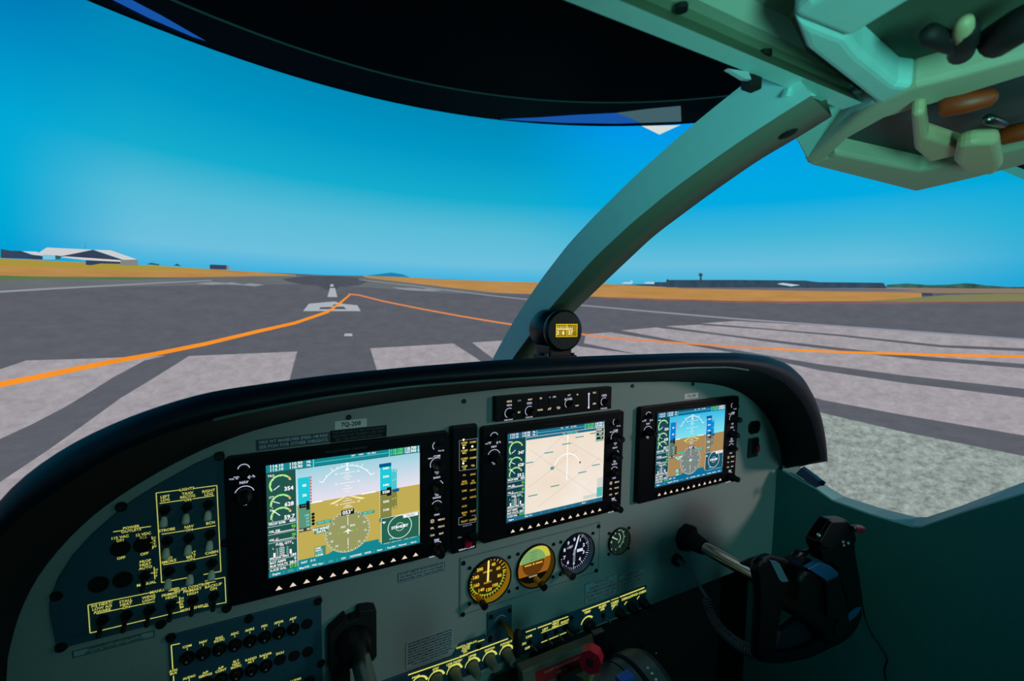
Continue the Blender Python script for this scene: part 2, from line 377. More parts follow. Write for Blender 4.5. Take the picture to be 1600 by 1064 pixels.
# markings
def ribbon(pts, ws):
    n = len(pts); a = []; b = []
    for i in range(n):
        p = pts[max(0, i - 1)]; q = pts[min(n - 1, i + 1)]; dx, dy = q[0] - p[0], q[1] - p[1]; L = math.hypot(dx, dy); nx, ny = -dy / L, dx / L
        wd = ws[0] + (ws[1] - ws[0]) * i / (n - 1); a.append((pts[i][0] + nx * wd / 2, pts[i][1] + ny * wd / 2)); b.append((pts[i][0] - nx * wd / 2, pts[i][1] - ny * wd / 2))
    return a + b[::-1]
pic('runway_edge_line', [ribbon([(-200, 464), (0, 455.6), (80, 451), (156, 447), (250, 442), (330, 438)], (4, 1.5)), ribbon([(560, 437), (640, 446), (760, 461), (825, 468), (909, 477), (1020, 487), (1149, 498), (1300, 509), (1440, 519), (1600, 530.5), (1900, 552)], (1, 3.4))], .006, E_line2, 'white runway edge lines')
pic('centreline_dash', [[(515, 450), (523, 450), (526.5, 464), (511, 464)], [(516, 444), (520, 444), (521, 448), (515, 448)]], .006, E_line)
pic('small_dash', [[(538, 521), (550, 521), (550, 525), (537, 525)]], .006, E_line)
pic('runway_number', [[(482, 474.5), (522, 471), (534, 474.5), (558, 477), (563, 486), (473, 486)]], .006, E_line, 'painted runway number')
pic('runway_number_gap', [[(500, 480), (536, 479), (541, 483), (498, 483)], [(519, 476.5), (528, 474.5), (526, 478), (520, 478)]], .0065, E_smear)
pic('touchdown_marks', [[(304, 443), (330, 440.5), (352, 442), (360, 441), (380, 444.5), (390, 442.5), (412, 445), (398, 447.5), (370, 445), (350, 444), (330, 445)],
                        [(612, 448.5), (632, 450), (640, 449.5), (660, 451.5), (668, 450.5), (692, 454), (676, 455), (655, 454.5), (632, 453), (620, 451)]], .006, E_line2, 'white touchdown marks on both sides of the runway')
pic('taxi_line', [(ribbon([(-200, 652), (0, 600), (60, 588), (120, 575.5), (180, 563.5), (240, 553), (320, 537), (400, 518), (460, 504.5), (512, 487), (530, 474), (546, 460.5)], (9.5, 2.6)), E_taxi),
                  (ribbon([(544, 459.5), (560, 461), (600, 471), (660, 483), (720, 494), (780, 504), (850, 514), (915, 523), (980, 530), (1053, 535), (1140, 541), (1206, 545)], (2.0, 3)), E_taxi2),
                  (ribbon([(1206, 545), (1280, 548.5), (1337, 550.5), (1450, 554), (1600, 557), (1900, 562)], (3, 4.5)), E_taxi)], .007, E_taxi, 'orange taxi guide line crossing the runway')
# far buildings and hill in the picture
def b6(l): return [(u / 6.4, 370 + v / 6.4) for u, v in l]
hg = pic('hangar', [(b6([(350, 178), (460, 108), (920, 130), (640, 190), (560, 190)]), E_roof), (b6([(930, 130), (1100, 136), (1365, 228), (1230, 232)]), E_roof), (b6([(600, 195), (920, 132), (1230, 235), (1200, 245), (840, 215)]), E_bldg),
         (b6([(590, 205), (640, 196), (1215, 235), (1200, 252), (840, 232)]), E_roof), (b6([(1200, 232), (1370, 228), (1375, 290), (1195, 285)]), E_shed), (b6([(850, 235), (1195, 250), (1195, 272), (1000, 268), (900, 285), (850, 280)]), E_bldg),
         (b6([(420, 180), (545, 185), (545, 228), (420, 228)]), E_cyan), (b6([(545, 185), (610, 195), (590, 225), (545, 225)]), E_green2)], .0065, E_roof, 'white roofed hangar with a dark gable beyond the grass')
pic('low_building', [(b6([(0, 122), (100, 140), (200, 142), (300, 180), (390, 190), (420, 200), (415, 228), (250, 220), (0, 212)]), E_bldg), (b6([(210, 145), (360, 150), (430, 190), (330, 182)]), E_roof)], .0068, E_bldg, 'dark low building at the far left')
pic('distant_shed', [(((327, 413.5), (353, 414.5), (353, 421.5), (327, 420.5)), E_bldg), (((353, 414.5), (357, 415), (357, 421.5), (353, 421.5)), E_shed)], .0068, E_bldg, 'small dark shed on the horizon')
pic('distant_bushes', [[(228, 413), (235, 410.5), (248, 413), (248, 415)], [(270, 415), (276, 412), (282, 416)]], .0068, E_green2)
pic('radio_mast', [[(131.6, 391), (131.8, 378), (132.6, 378), (132.8, 391)]], .0062, emi('mast_picture', (70, 140, 176)), 'faint thin mast behind the hangar')
pic('distant_hill', [[(572, 431), (590, 428.5), (611, 426), (628, 428.5), (642, 434)]], .0035, E_hill, 'low blue hill on the horizon')
term = pic('terminal_building', [(((1040, 449), (1044, 437.5), (1150, 437.5), (1258, 438.5), (1278, 441), (1380, 442), (1385, 449), (1385, 450.5), (1200, 449.5), (1042, 449)), E_bldg2)], .0068, E_bldg2, 'long dark airport terminal building on the horizon')
pic('control_tower', [[(1093, 438), (1093.2, 432), (1091, 430.5), (1091.5, 428), (1094, 426.5), (1097.5, 428), (1098, 430.5), (1096, 432), (1096.2, 438)]], .0068, E_bldg2, 'control tower above the terminal')
pic('parked_airliner', [(((970, 443.5), (975, 441), (985, 440.5), (986, 437), (989, 441.5), (986, 444)), E_jet), (((1005, 443), (1010, 440.5), (1022, 440.5), (1022, 444)), E_jet), (((1214, 444), (1222, 442), (1250, 445.5), (1236, 447.5)), E_jet), (((1022, 444), (1022, 441), (1040, 441), (1042, 436), (1046, 438), (1042, 448.5), (985, 444)), E_bldg2)], .0072, E_jet, 'pale airliners parked by the terminal')
pic('distant_trees', [[(1384, 449.5), (1386, 445), (1410, 443.5), (1418, 443), (1430, 444), (1450, 445.5), (1480, 445), (1508, 442.5), (1522, 443.5), (1540, 446), (1570, 448), (1600, 448.5), (1760, 448), (1760, 451), (1540, 451), (1450, 450)]], .0075, E_green2, 'low tree line on the right horizon')
pic('dark_vehicle', [[(1439, 457.5), (1456, 458), (1457, 462), (1441, 462)]], .0078, E_bldg)
pic('stray_picture_corner', [[(1002, 197.5), (1056, 196.5), (1063, 196), (1030, 211)]], .006, emi('stray_white_light', (212, 222, 216)), 'white corner of the projected picture at the top edge')

# ------------------------------------------------------------------ room round the screen
mb = MB(); band(mb, A0, A1, ZTOP, ZTOP + .105, SR - .004, M_cloth2, 96); band(mb, A0, A1, ZTOP - .004, ZTOP + .002, SR - .009, M_ink, 96)
band(mb, A0, A1, ZTOP - .004, ZTOP + .105, SR + .03, M_cloth2, 96)
tr1 = mb.build('trim_1', kind='structure', label='black cloth border along the top of the screen, greyed by painted spill light', fix=False)
mb = MB(); band(mb, A0, A1, ZTOP + .105, 3.4, SR - .02, M_cloth, 96)
for a in range(-100, 110, 16):
    aa = math.radians(a + 1.6); mb.add([cylpt(aa, ZTOP + .105, SR - .026), cylpt(aa + .002, ZTOP + .105, SR - .026), cylpt(aa + .002, 3.4, SR - .026), cylpt(aa, 3.4, SR - .026)], [(0, 1, 2, 3)], M_ink)
mb.build('trim_2', kind='structure', label='black cloth skirt hanging above the screen', fix=False)
mb = MB(); mb.box((-3.5, -4.2, 3.4), (4.6, 2.4, 3.45), M_cloth); mb.build('ceiling', kind='structure', label='black ceiling of the simulator room')
mb = MB(); mb.box((-3.5, -4.2, -.05), (4.6, 2.4, 0), M_dark); mb.build('floor', kind='structure', label='black floor of the simulator room')
# light spilled over the top edge of the screen
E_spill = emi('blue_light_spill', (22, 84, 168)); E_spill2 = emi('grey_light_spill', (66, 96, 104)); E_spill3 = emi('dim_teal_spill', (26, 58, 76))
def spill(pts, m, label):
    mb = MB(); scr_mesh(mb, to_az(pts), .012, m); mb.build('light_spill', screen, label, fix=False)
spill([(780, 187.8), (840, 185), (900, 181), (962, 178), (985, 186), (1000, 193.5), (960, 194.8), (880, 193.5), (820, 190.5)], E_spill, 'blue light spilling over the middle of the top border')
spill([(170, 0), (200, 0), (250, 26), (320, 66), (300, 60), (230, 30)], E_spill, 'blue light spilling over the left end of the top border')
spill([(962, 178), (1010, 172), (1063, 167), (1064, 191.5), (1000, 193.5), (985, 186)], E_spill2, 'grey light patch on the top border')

# ------------------------------------------------------------------ instrument panel
YP = .012
outline = [(12, 1030), (20, 990), (33, 950), (55, 905), (80, 872), (110, 838), (150, 800), (200, 766), (260, 730), (330, 696), (400, 671), (500, 648), (600, 631), (700, 617), (800, 606), (900, 599.5), (1000, 597), (1050, 596), (1080, 597), (1110, 599.5), (1135, 604), (1160, 614), (1182, 631), (1200, 653), (1212, 676), (1220, 702), (1223, 735)]
pp = [P(x, y, YP) for x, y in outline]
corner_r = P(1212, 868, YP); bot_r = P(1020, 943, YP); bz = corner_r.z
pp += [Vector((1.175, YP, pp[-1].z - .03)), Vector((1.175, YP, bz)), Vector((.46, YP, bz)), Vector((.44, YP, .46)), Vector((-.23, YP, .46)), Vector((-.225, YP, .62))]
ipanel = thing('instrument_panel', 'grey instrument panel with a curved top spanning the cockpit', 'instrument panel', (.5, YP, .6))
mb = MB(); mb.prism(pp, (0, .004, 0), M_panel); mb.build('face_plate', ipanel)
def screw(parent, x, y, Y, r=.0034, name='screw', m=M_screw):
    p = P(x, y, Y); mb = MB(); mb.cyl(p + Vector((0, .001, 0)), p - Vector((0, .0022, 0)), r, m, r1=r * .8, seg=14)
    mb.quad([p + Vector((a, -.0023, b)) for a, b in ((-r * .5, -.0003), (r * .5, -.0003), (r * .5, .0003), (-r * .5, .0003))], M_steel if m is M_screw else M_ink)
    return mb.build(name, parent)
for x, y in ((545, 652), (725, 627), (988, 603), (1082, 600)): screw(ipanel, x, y, YP, .0042)

# ------------------------------------------------------------------ glareshield hood
def resample(px, n, Yf):
    pts = [P(x, y, Yf) for x, y in px]; d = [0]
    for a, b in zip(pts, pts[1:]): d.append(d[-1] + (b - a).length)
    out = []
    for i in range(n):
        t = d[-1] * i / (n - 1); k = 0
        while k < len(d) - 2 and d[k + 1] < t: k += 1
        out.append(pts[k].lerp(pts[k + 1], (t - d[k]) / (d[k + 1] - d[k] + 1e-9)))
    return out
def smooth(l, k=2):
    for _ in range(k): l = [l[0]] + [(l[i - 1] + l[i] * 2 + l[i + 1]) / 4 for i in range(1, len(l) - 1)] + [l[-1]]
    return l
inner_px = [(-10, 1120)] + outline[:-1] + [(1222, 733)]
outer_px = [(-120, 960), (-60, 858), (0, 780), (25, 752), (75, 715), (125, 685), (175, 662), (225, 642), (275, 626), (325, 612), (400, 601), (500, 587), (640, 573), (770, 563), (870, 558), (1000, 553.5), (1080, 551), (1150, 551), (1200, 557), (1232, 569), (1256, 591), (1272, 620), (1282, 655), (1287, 690), (1287, 719)]
lip_px = [(-120, 1060), (-40, 900), (0, 838), (30, 806), (100, 760), (175, 712), (250, 680), (325, 656), (400, 640), (500, 621), (640, 603), (770, 593), (900, 585), (1000, 579), (1080, 574), (1140, 573), (1190, 581), (1225, 597), (1250, 623), (1267, 655), (1277, 690), (1282, 719)]
N = 110
inn = smooth(resample(inner_px, N, YP - .001)); out = smooth(resample(outer_px, N, -.098)); lip = smooth(resample(lip_px, N, -.112))
mid = [(a + b) / 2 + Vector((0, -.012, 0)) for a, b in zip(out, lip)]
mid1 = [a * .75 + b * .25 + Vector((0, -.009, 0)) for a, b in zip(out, lip)]
mid2 = [a * .25 + b * .75 + Vector((0, -.009, 0)) for a, b in zip(out, lip)]
cen = Vector((.5, 0, .78))
back = [CAM + (p - CAM) * ((.14 - CAM.y) / (p.y - CAM.y)) + (cen - p).normalized() * .012 for p in out]
for q in back: q.y = .14
glare = thing('glareshield', 'black padded glareshield hood arching over the instrument panel', 'glareshield', (.5, 0, 1.1))
mb = MB(); mb.loft([back, out, mid1, mid, mid2, lip], M_hood)
for k in (0, -1):
    r = [x[k] for x in (back, out, mid1, mid, mid2, lip, inn)]; mb.quad(r, M_hood)
mb.build('padded_lip', glare)
mb = MB(); mb.loft([lip, [a.lerp(b, .5) for a, b in zip(lip, inn)], inn], M_hoodin); mb.build('inner_lining', glare)
lipc = [(a + b * 0) for a, b in zip(lip, inn)]
M_edge = mat('hood_edge_glint', (96, 120, 110), .28)  # pale colour imitates the reflection along the shiny lip edge
mb = MB(); mb.tube([p + Vector((0, -.001, .0)) + (cen - p).normalized() * .001 for p in lipc[22:84]], .0018, M_edge, 6); mb.build('edge_glint', glare, 'thin grey green line under the lip, a painted reflection')

# ------------------------------------------------------------------ small builders on the panel
def px2(x, y, Y): return P(x, y, Y)
def line(mb, a, b, wpx, Y, m):
    pa, pb = P(*a, Y), P(*b, Y); wd = wpx * pxs(*a, Y) / 2; d = (pb - pa).normalized(); n = Vector((-d.z, 0, d.x)) * wd
    mb.quad([pa + n, pb + n, pb - n, pa - n], m)
def wtext(mb, s, x, y, hpx, Y, m, **k):
    for i, l in enumerate(s.split('\n')):
        dz = i * hpx * 1.28 * pxs(x, y, Y)
        text(mb, l, P(x, y, Y) - Vector((0, 0, dz)), hpx * pxs(x, y, Y), m, **k)
def plate(name, px, Y0, thick, m, parent, bevel=.002, label=None):
    pts = [P(x, y, Y0 - thick) for x, y in px]; mb = MB(); mb.prism(pts, (0, thick, 0), m); return mb.build(name, parent, label, bevel=bevel)
def arc(mb, c, r, a0, a1, wd, m, Y=None, n=20):
    c = Vector(c); a = []; b = []
    for i in range(n + 1):
        t = math.radians(a0 + (a1 - a0) * i / n); d = Vector((math.cos(t), 0, math.sin(t))); ww = wd if not callable(wd) else wd(i / n)
        a.append(c + d * (r + ww / 2)); b.append(c + d * (r - ww / 2))
    mb.loft([a, b], m, False)
def disc(mb, c, r, m, n=28): mb.quad([Vector(c) + Vector((r * math.cos(2 * pi * i / n), 0, r * math.sin(2 * pi * i / n))) for i in range(n)], m)
def rect(mb, x0, z0, x1, z1, Y, m): mb.quad([(x0, Y, z0), (x1, Y, z0), (x1, Y, z1), (x0, Y, z1)], m)

def knob(parent, c, r, h, m=M_black, name='rotary_knob', mark=True, m2=None, r2=None):
    c = Vector(c); mb = MB()
    mb.cyl(c, c - Vector((0, h, 0)), r, m, seg=24, prof=[(0, r), (.45, r * .98), (.5, r * .72), (.95, r * .68), (1, r * .6)] if r2 is None else [(0, r), (.85, r2), (1, r2 * .85)])
    if mark: mb.box(c + Vector((-.0006, -h - .0003, 0)), c + Vector((.0006, -h + .0003, r * .5)), m2 or M_steel)
    return mb.build(name, parent)

# ------------------------------------------------------------------ flight displays
DW, DH = .298, .197
def c1(u, v): return (340 + u / 3.548, 640 + v / 3.548)
E = {}
def ee(n, c, k=1.0): return emi('display_' + n, c, k)
def make_display(name, X0, Z0, label, kind):
    """kind: 'pfd', 'pfd2' (the copilot's) or 'map'.  All graphics share the left display's layout."""
    root = thing(name, label, 'flight display', (X0, 0, Z0 - DH), None)
    D = Vector((X0, 0, Z0 - 1.0))
    def L(u, v, off=0): p = P(*c1(u, v), 0) + D; p.y = off; return p
    def S(u, v): return pxs(*c1(u, v), 0) / 3.548
    mb = MB()
    r = .006; z1 = Z0; z0 = Z0 - DH
    pts = []
    for cx, cz, a in ((X0 + DW - r, z1 - r, 0), (X0 + r, z1 - r, 90), (X0 + r, z0 + r, 180), (X0 + DW - r, z0 + r, 270)):
        for i in range(5):
            t = math.radians(a + 22.5 * i); pts.append((cx + r * math.cos(t), 0, cz + r * math.sin(t)))
    mb.prism(pts, (0, YP - .0006, 0), M_bezel)
    # raised rim round the glass
    a, b, c, d = L(262, 305), L(1118, 202), L(1122, 748), L(288, 918)
    gx0 = (a.x + d.x) / 2; gx1 = (b.x + c.x) / 2; gz1 = (a.z + b.z) / 2; gz0 = (c.z + d.z) / 2
    for (x0, z0_, x1, z1_) in ((gx0 - .004, gz1, gx1 + .004, gz1 + .003), (gx0 - .004, gz0 - .003, gx1 + .004, gz0), (gx0 - .004, gz0, gx0 - .001, gz1), (gx1 + .001, gz0, gx1 + .004, gz1)):
        mb.box((x0, -.0018, z0_), (x1, .001, z1_), M_bezel)
    mb.build('bezel', root, bevel=.0012)
    glass = MB(); rect(glass, gx0, gz0, gx1, gz1, -.0003, mat('display_glass', (4, 8, 14), .12)); g = glass.build('display_panel', root, 'lit colour display')
    yy = [-.0005]
    def nxt(): yy[0] -= .00004; return yy[0]
    def G(u, v, y=None): p = L(u, v); p.y = yy[0] if y is None else y; return p
    bg = (44, 84, 72) if kind != 'pfd2' else (20, 70, 88)
    # straightened coordinates: display grid (s: 0..1 left-right, t: 0..1 top-bottom)
    def q(s, t): return Vector((gx0 + (gx1 - gx0) * s, yy[0], gz1 + (gz0 - gz1) * t))
    W, H = gx1 - gx0, gz1 - gz0
    def R(mb, s0, t0, s1, t1, m): mb.quad([q(s0, t0), q(s1, t0), q(s1, t1), q(s0, t1)], m)
    def T(mb, s, x, y, h, m, **k): text(mb, s, q(x, y), h * H, m, **k)
    def ln(mb, s0, t0, s1, t1, wd, m):
        a, b = q(s0, t0), q(s1, t1); d = (b - a).normalized(); n = Vector((-d.z, 0, d.x)) * wd * H / 2; mb.quad([a + n, b + n, b - n, a - n], m)
    WH = ee('white', (255, 255, 255), 1.0); CY = ee('cyan', (110, 226, 226)); GR = ee('green', (110, 240, 60)); RD = ee('red', (230, 70, 60)); YE = ee('yellow', (240, 230, 90)); KK = ee('ink', (10, 26, 30))
    BAR = ee('bar_' + kind, {'pfd': (20, 134, 144), 'pfd2': (10, 110, 150), 'map': (30, 104, 136)}[kind]); DKG = ee('dark_' + kind, {'pfd': (34, 84, 76), 'pfd2': (22, 72, 84), 'map': (20, 66, 72)}[kind])
    e0 = .17
    if kind != 'map':
        pf = kind == 'pfd'
        hz_z = q(0, .395).z
        sky = emi('display_sky_' + kind, (0, 0, 0), grad=[(hz_z - BASE[root].z, (232, 224, 238) if pf else (130, 225, 238)), (gz1 - BASE[root].z, (128, 206, 220) if pf else (0, 176, 226))], k=1.0)
        gnd = emi('display_earth_' + kind, (192, 172, 84) if pf else (168, 136, 88))
        m_ = MB(); nxt(); R(m_, e0, .07, 1, .395, sky); m_.build('sky_field', g, 'pale sky half of the attitude picture')
        m_ = MB(); nxt(); R(m_, e0, .395, 1, .955, gnd)
        nxt(); R(m_, e0 + .07, .388, e0 + .16, .401, WH); R(m_, .58, .388, .68, .399, WH)
        m_.build('ground_field', g, 'ochre ground half of the attitude picture')
    # engine strip
    m_ = MB(); nxt(); R(m_, 0, .065, e0, .955, DKG); nxt(); R(m_, e0, .065, e0 + .004, .955, CY if kind != 'pfd' else ee('rule', (190, 230, 235)))
    for k, (nm, val, ty) in enumerate((('TRQ', '354' if kind != 'map' else '347', .155), ('ITT', '628', .325), ('Ng', '59.7' if kind != 'map' else '59.2', .44))):
        cx, cz = .082, ty + .03
        c0 = q(cx, cz); rr = .062 * W * (1.0 if k == 0 else .95)
        arc(m_, c0, rr, 215 if k == 0 else 190, 22, .0022, ee('gauge_green', (170, 240, 140)), n=24)
        arc(m_, c0, rr + .0003, 30, 44, .0028, RD, n=4)
        for t in (200, 170, 140, 90, 60, 30): 
            aa = math.radians(t); d0 = Vector((math.cos(aa), 0, math.sin(aa))); m_.tube([c0 + d0 * rr * .86, c0 + d0 * rr], .0003, WH, 3)
        nd = Vector((math.cos(math.radians(215 - 25 * k)), 0, math.sin(math.radians(215 - 65 * k)))); m_.tube([c0 + nd * rr * .15, c0 + nd * rr * .8], .0006, WH, 4)
        nxt(); T(m_, nm, .028, ty - .058 + (.02 if k else 0), .018, WH, bold=.02); T(m_, val, .128, ty + (.075 if k == 0 else .045), .034, WH, bold=.03)
    for t, lab, val, cc in ((.525, 'PROP RPM', '400', WH), (.58, 'OIL PSI', '93', GR), (.655, 'OIL C', '35', GR), (.715, 'FUEL QTY', '', WH), (.835, 'FFLOW PPH', '184', WH), (.872, 'BAT AMPS', '0', WH), (.902, 'BUS VOLTS', '28.0', WH), (.94, 'A-ICE GAL', '21.0', GR)):
        T(m_, lab, .008 if lab[:4] != 'FUEL' else .045, t + (.012 if lab[:3] == 'OIL' else 0), .0195, WH, align='LEFT', bold=.03); 
        if val: T(m_, val, .164, t - (.004 if lab[:3] == 'OIL' else 0), .023, cc, align='RIGHT', bold=.03)
    for t in (.505, .545, .615, .69, .85, .918): R(m_, .002, t, e0 - .004, t + .004, ee('rule', (190, 230, 235)))
    for t in (.602, .675):
        R(m_, .04, t, .155, t + .006, WH); R(m_, .10, t, .155, t + .006, GR if t > .65 else WH); R(m_, .035, t - .006, .04, t + .008, RD); R(m_, .15, t - .01, .156, t + .002, RD)
    T(m_, 'LBS', .08, .73, .014, WH); T(m_, 'L', .03, .745, .016, WH); T(m_, 'R', .145, .73, .016, WH)
    for k in range(5): R(m_, .065, .748 + k * .016, .095, .754 + k * .016, WH)
    for k in range(5): R(m_, .045, .75 + k * .015, .055, .752 + k * .015, WH); R(m_, .11, .75 + k * .015, .12, .752 + k * .015, WH)
    R(m_, .055, .75, .057, .82, CY); R(m_, .108, .75, .11, .82, CY); R(m_, .03, .785, .042, .825, WH); R(m_, .125, .78, .137, .82, WH); R(m_, .045, .82, .057, .824, RD); R(m_, .108, .815, .12, .82, RD)
    m_.build('engine_strip', g, 'engine instrument strip with three green arcs')
    # top radio bar
    m_ = MB(); nxt(); R(m_, 0, 0, 1, .065, BAR); nxt()
    for i, (a_, b_) in enumerate((('114.10', '110.90'), ('113.10', '110.90'))):
        T(m_, a_ if i == 0 else a_, .06, .016 + .031 * i, .025, WH, bold=.02, sx=1.1); T(m_, b_, .172, .016 + .031 * i, .025, WH, bold=.02, sx=1.1); T(m_, 'NL', .25, .016 + .031 * i, .02, WH, bold=.03)
    R(m_, .275, 0, .281, .075, CY); R(m_, .775, 0, .781, .07, CY); R(m_, .285, .03, .77, .034, CY)
    T(m_, 'GPS      WPT      DIS  BRG', .60, .014, .014, WH, bold=.02)
    T(m_, '118.100', .83, .017, .026, GR, bold=.02); T(m_, '118.000', .83, .048, .026, GR, bold=.02); T(m_, '118.700 1', .94, .017, .026, WH, bold=.03); T(m_, '123.900 2', .94, .048, .026, WH, bold=.03)
    m_.build('radio_bar', g, 'row of white and green radio frequencies')
    m_ = MB(); nxt(); R(m_, 0, .955, 1, 1, BAR); nxt()
    keys = ('Engine', 'CAS', 'Map/HSI', 'PFD Opt', 'OBS', 'CDI', 'ADF/DME', 'XPDR', 'Ident', 'Tmr/Ref', 'Nearest', 'Alerts') if kind != 'map' else ('Engine', '', 'Map Opt', '', '', '', '', '', '', 'Detail', '', '')
    for i, s in enumerate(keys):
        if s: T(m_, s, .045 + i * .0825, .977, .017, ee('greytext', (120, 176, 182)) if s in ('CAS', 'OBS') else WH, bold=.02)
        R(m_, .086 + i * .0825, .96, .088 + i * .0825, .995, ee('bar_light', (90, 190, 200)))
    m_.build('softkey_bar', g, 'bar of softkey captions')
    if kind != 'map':
        # bottom bar, tapes, rose
        m_ = MB(); nxt(); R(m_, e0 + .004, .90, 1, .955, BAR); m_.quad([q(.36, .90), q(.42, .865), q(.7, .865), q(.7, .90)], BAR); nxt()
        T(m_, 'OAT   -5 C', .235, .93, .018, WH, bold=.03)
        T(m_, 'XPDR 1200 STBY   LCL 13:09:14', .98, .945 - .025, .017, WH, align='RIGHT', bold=.03)
        m_.build('data_bar', g)
        m_ = MB(); nxt()
        R(m_, e0 + .012, .15, e0 + .085, .395, ee('tape_' + kind, (30, 200, 214) if pf else (0, 130, 214))); R(m_, e0 + .012, .395, e0 + .085, .61, ee('tapelow_' + kind, (92, 146, 120) if pf else (96, 116, 110))); nxt()
        for k in range(9): R(m_, e0 + .085, .15 + k * .028, e0 + .094, .168 + k * .028, RD)
        T(m_, '40', e0 + .05, .225, .024, WH, bold=.03); T(m_, '30', e0 + .05, .315, .024, WH, bold=.03)
        R(m_, e0 + .018, .39, e0 + .08, .425, KK); R(m_, e0 + .06, .37, e0 + .08, .45, KK); nxt(); T(m_, '- - -', e0 + .045, .405, .018, WH)
        for k, s in enumerate(('108', '97', '79', '74')): T(m_, s, e0 + .075, .50 + k * .03, .018, CY, align='RIGHT', bold=.03); disc(m_, q(e0 + .10, .50 + k * .03), .0022, KK, 10)
        R(m_, e0 + .012, .61, e0 + .088, .645, ee('tas', (60, 66, 44))); nxt(); T(m_, 'TAS    0KT', e0 + .05, .628, .017, WH, bold=.02)
        m_.build('speed_tape', g, 'vertical airspeed tape')
        m_ = MB(); nxt()
        R(m_, .705, .13, .79, .165, ee('altsel', (0, 92, 140))); R(m_, .71, .165, .79, .395, ee('tape_' + kind, (0, 0, 0))); R(m_, .71, .395, .79, .66, ee('alt_low_' + kind, (132, 132, 66) if pf else (120, 124, 104)))
        R(m_, .79, .20, .83, .395, ee('vs_' + kind, (80, 196, 206) if pf else (0, 140, 204))); R(m_, .79, .395, .83, .59, ee('alt_low_' + kind, (0, 0, 0))); R(m_, .705, .66, .79, .70, ee('baro', (66, 92, 70))); nxt()
        for k, s in enumerate(('5600', '5500', '5400', '', '5200', '5100')):
            if s: T(m_, s, .752, .18 + k * .082, .02, WH, bold=.03)
        for k in range(24): R(m_, .704, .17 + k * .021, .712, .174 + k * .021, WH)
        for t, s in ((.215, '2'), (.305, '1'), (.49, '1'), (.575, '2')): R(m_, .795, t, .803, t + .005, WH); T(m_, s, .818, t, .017, WH)
        R(m_, .715, .39, .79, .435, KK); R(m_, .758, .37, .79, .455, KK); nxt(); T(m_, '5320', .752, .413, .024, WH, bold=.04); m_.quad([q(.79, .415), q(.81, .40), q(.845, .395), q(.845, .425), q(.81, .43)], ee('altsel', (0, 0, 0)))
        T(m_, '1013 HPA', .748, .68, .017, CY, bold=.02)
        m_.build('altitude_tape', g, 'vertical altitude tape')
        m_ = MB(); nxt(); c0 = q(.49, .36)
        c0 = q(.49, .345)
        arc(m_, c0, .245 * H, 30, 150, .0011, WH, n=30)
        for a_ in (30, 45, 60, 70, 80, 100, 110, 120, 135, 150):
            t = math.radians(a_); d0 = Vector((math.cos(t), 0, math.sin(t))); m_.tube([c0 + d0 * .245 * H, c0 + d0 * (.28 if a_ % 30 == 0 else .262) * H], .0005, WH, 3)
        m_.quad([q(.49, .105), q(.475, .145), q(.505, .145)], WH); m_.quad([q(.478, .075), q(.502, .075), q(.49, .10)], WH)
        for t, hw, s in ((.165, .05, '20'), (.185, .015, ''), (.205, .03, ''), (.225, .015, ''), (.26, .05, '10'), (.29, .015, ''), (.315, .03, ''), (.34, .015, ''), (.41, .015, ''), (.43, .03, ''), (.455, .05, '10'), (.475, .015, ''), (.49, .03, '')):
            R(m_, .49 - hw, t - .0025, .49 + hw, t + .0025, WH)
            if s: T(m_, s, .49 - hw - .022, t, .018, WH); T(m_, s, .49 + hw + .022, t, .018, WH)
        m_.quad([q(.37, .435), q(.475, .385), q(.475, .395), q(.40, .44)], ee('symbol', (250, 236, 170)) if pf else YE); m_.quad([q(.61, .435), q(.505, .385), q(.505, .395), q(.58, .44)], ee('symbol', (0, 0, 0)) if pf else YE)
        m_.build('attitude_symbols', g, 'white bank arc and pitch ladder')
        m_ = MB(); nxt(); c0 = q(.49, .725); rr = .20 * H
        disc(m_, c0, rr, ee('rose_' + kind, (150, 154, 98) if pf else (120, 132, 128)), 48); nxt(); c0 = q(.49, .725)
        for a_ in range(0, 360, 5):
            t = math.radians(a_); d0 = Vector((math.cos(t), 0, math.sin(t))); n0 = Vector((-d0.z, 0, d0.x)) * .00035; r0 = .9 if a_ % 10 == 0 else .95
            m_.quad([c0 + d0 * rr * r0 + n0, c0 + d0 * rr * 1.0 + n0, c0 + d0 * rr - n0, c0 + d0 * rr * r0 - n0], WH)
        for a_, s in ((90, 'N'), (52, '6'), (22, '12'), (-8, '15'), (-50, '21'), (-90, 'S'), (-130, '24'), (-155, '30'), (175, '33'), (142, '3')):
            t = math.radians(a_); text(m_, s, c0 + Vector((math.cos(t), 0, math.sin(t))) * rr * .78, .017 * H, WH, bold=.02)
        R(m_, .488, .585, .492, .665, WH); R(m_, .488, .79, .492, .86, WH); nxt()
        cc = q(.49, .72); m_.quad([cc + Vector((a_ * H, 0, b_ * H)) for a_, b_ in ((0, .028), (.005, .012), (.03, -.002), (.03, -.008), (.005, -.004), (.004, -.018), (.012, -.026), (-.012, -.026), (-.004, -.018), (-.005, -.004), (-.03, -.008), (-.03, -.002), (-.005, .012))], WH)
        for s_ in (.43, .46, .52, .55): disc(m_, q(s_, .725), .0009, GR, 8)
        T(m_, 'GPS      ENR', .49, .675, .017, WH if pf else ee('magenta', (200, 120, 210)), bold=.02)
        R(m_, .448, .515, .532, .565, KK); nxt(); T(m_, '053°', .49, .542, .034, WH, bold=.03)
        m_.build('compass_rose', g, 'round compass rose with white ticks')
        m_ = MB(); nxt()
        R(m_, .29, .575, .385, .605, ee('tag', (70, 140, 120))); R(m_, .275, .63, .36, .69, ee('tag', (0, 0, 0))); R(m_, .58, .565, .67, .595, ee('tag', (0, 0, 0))); R(m_, .275, .81, .345, .905, ee('tag', (0, 0, 0))); nxt()
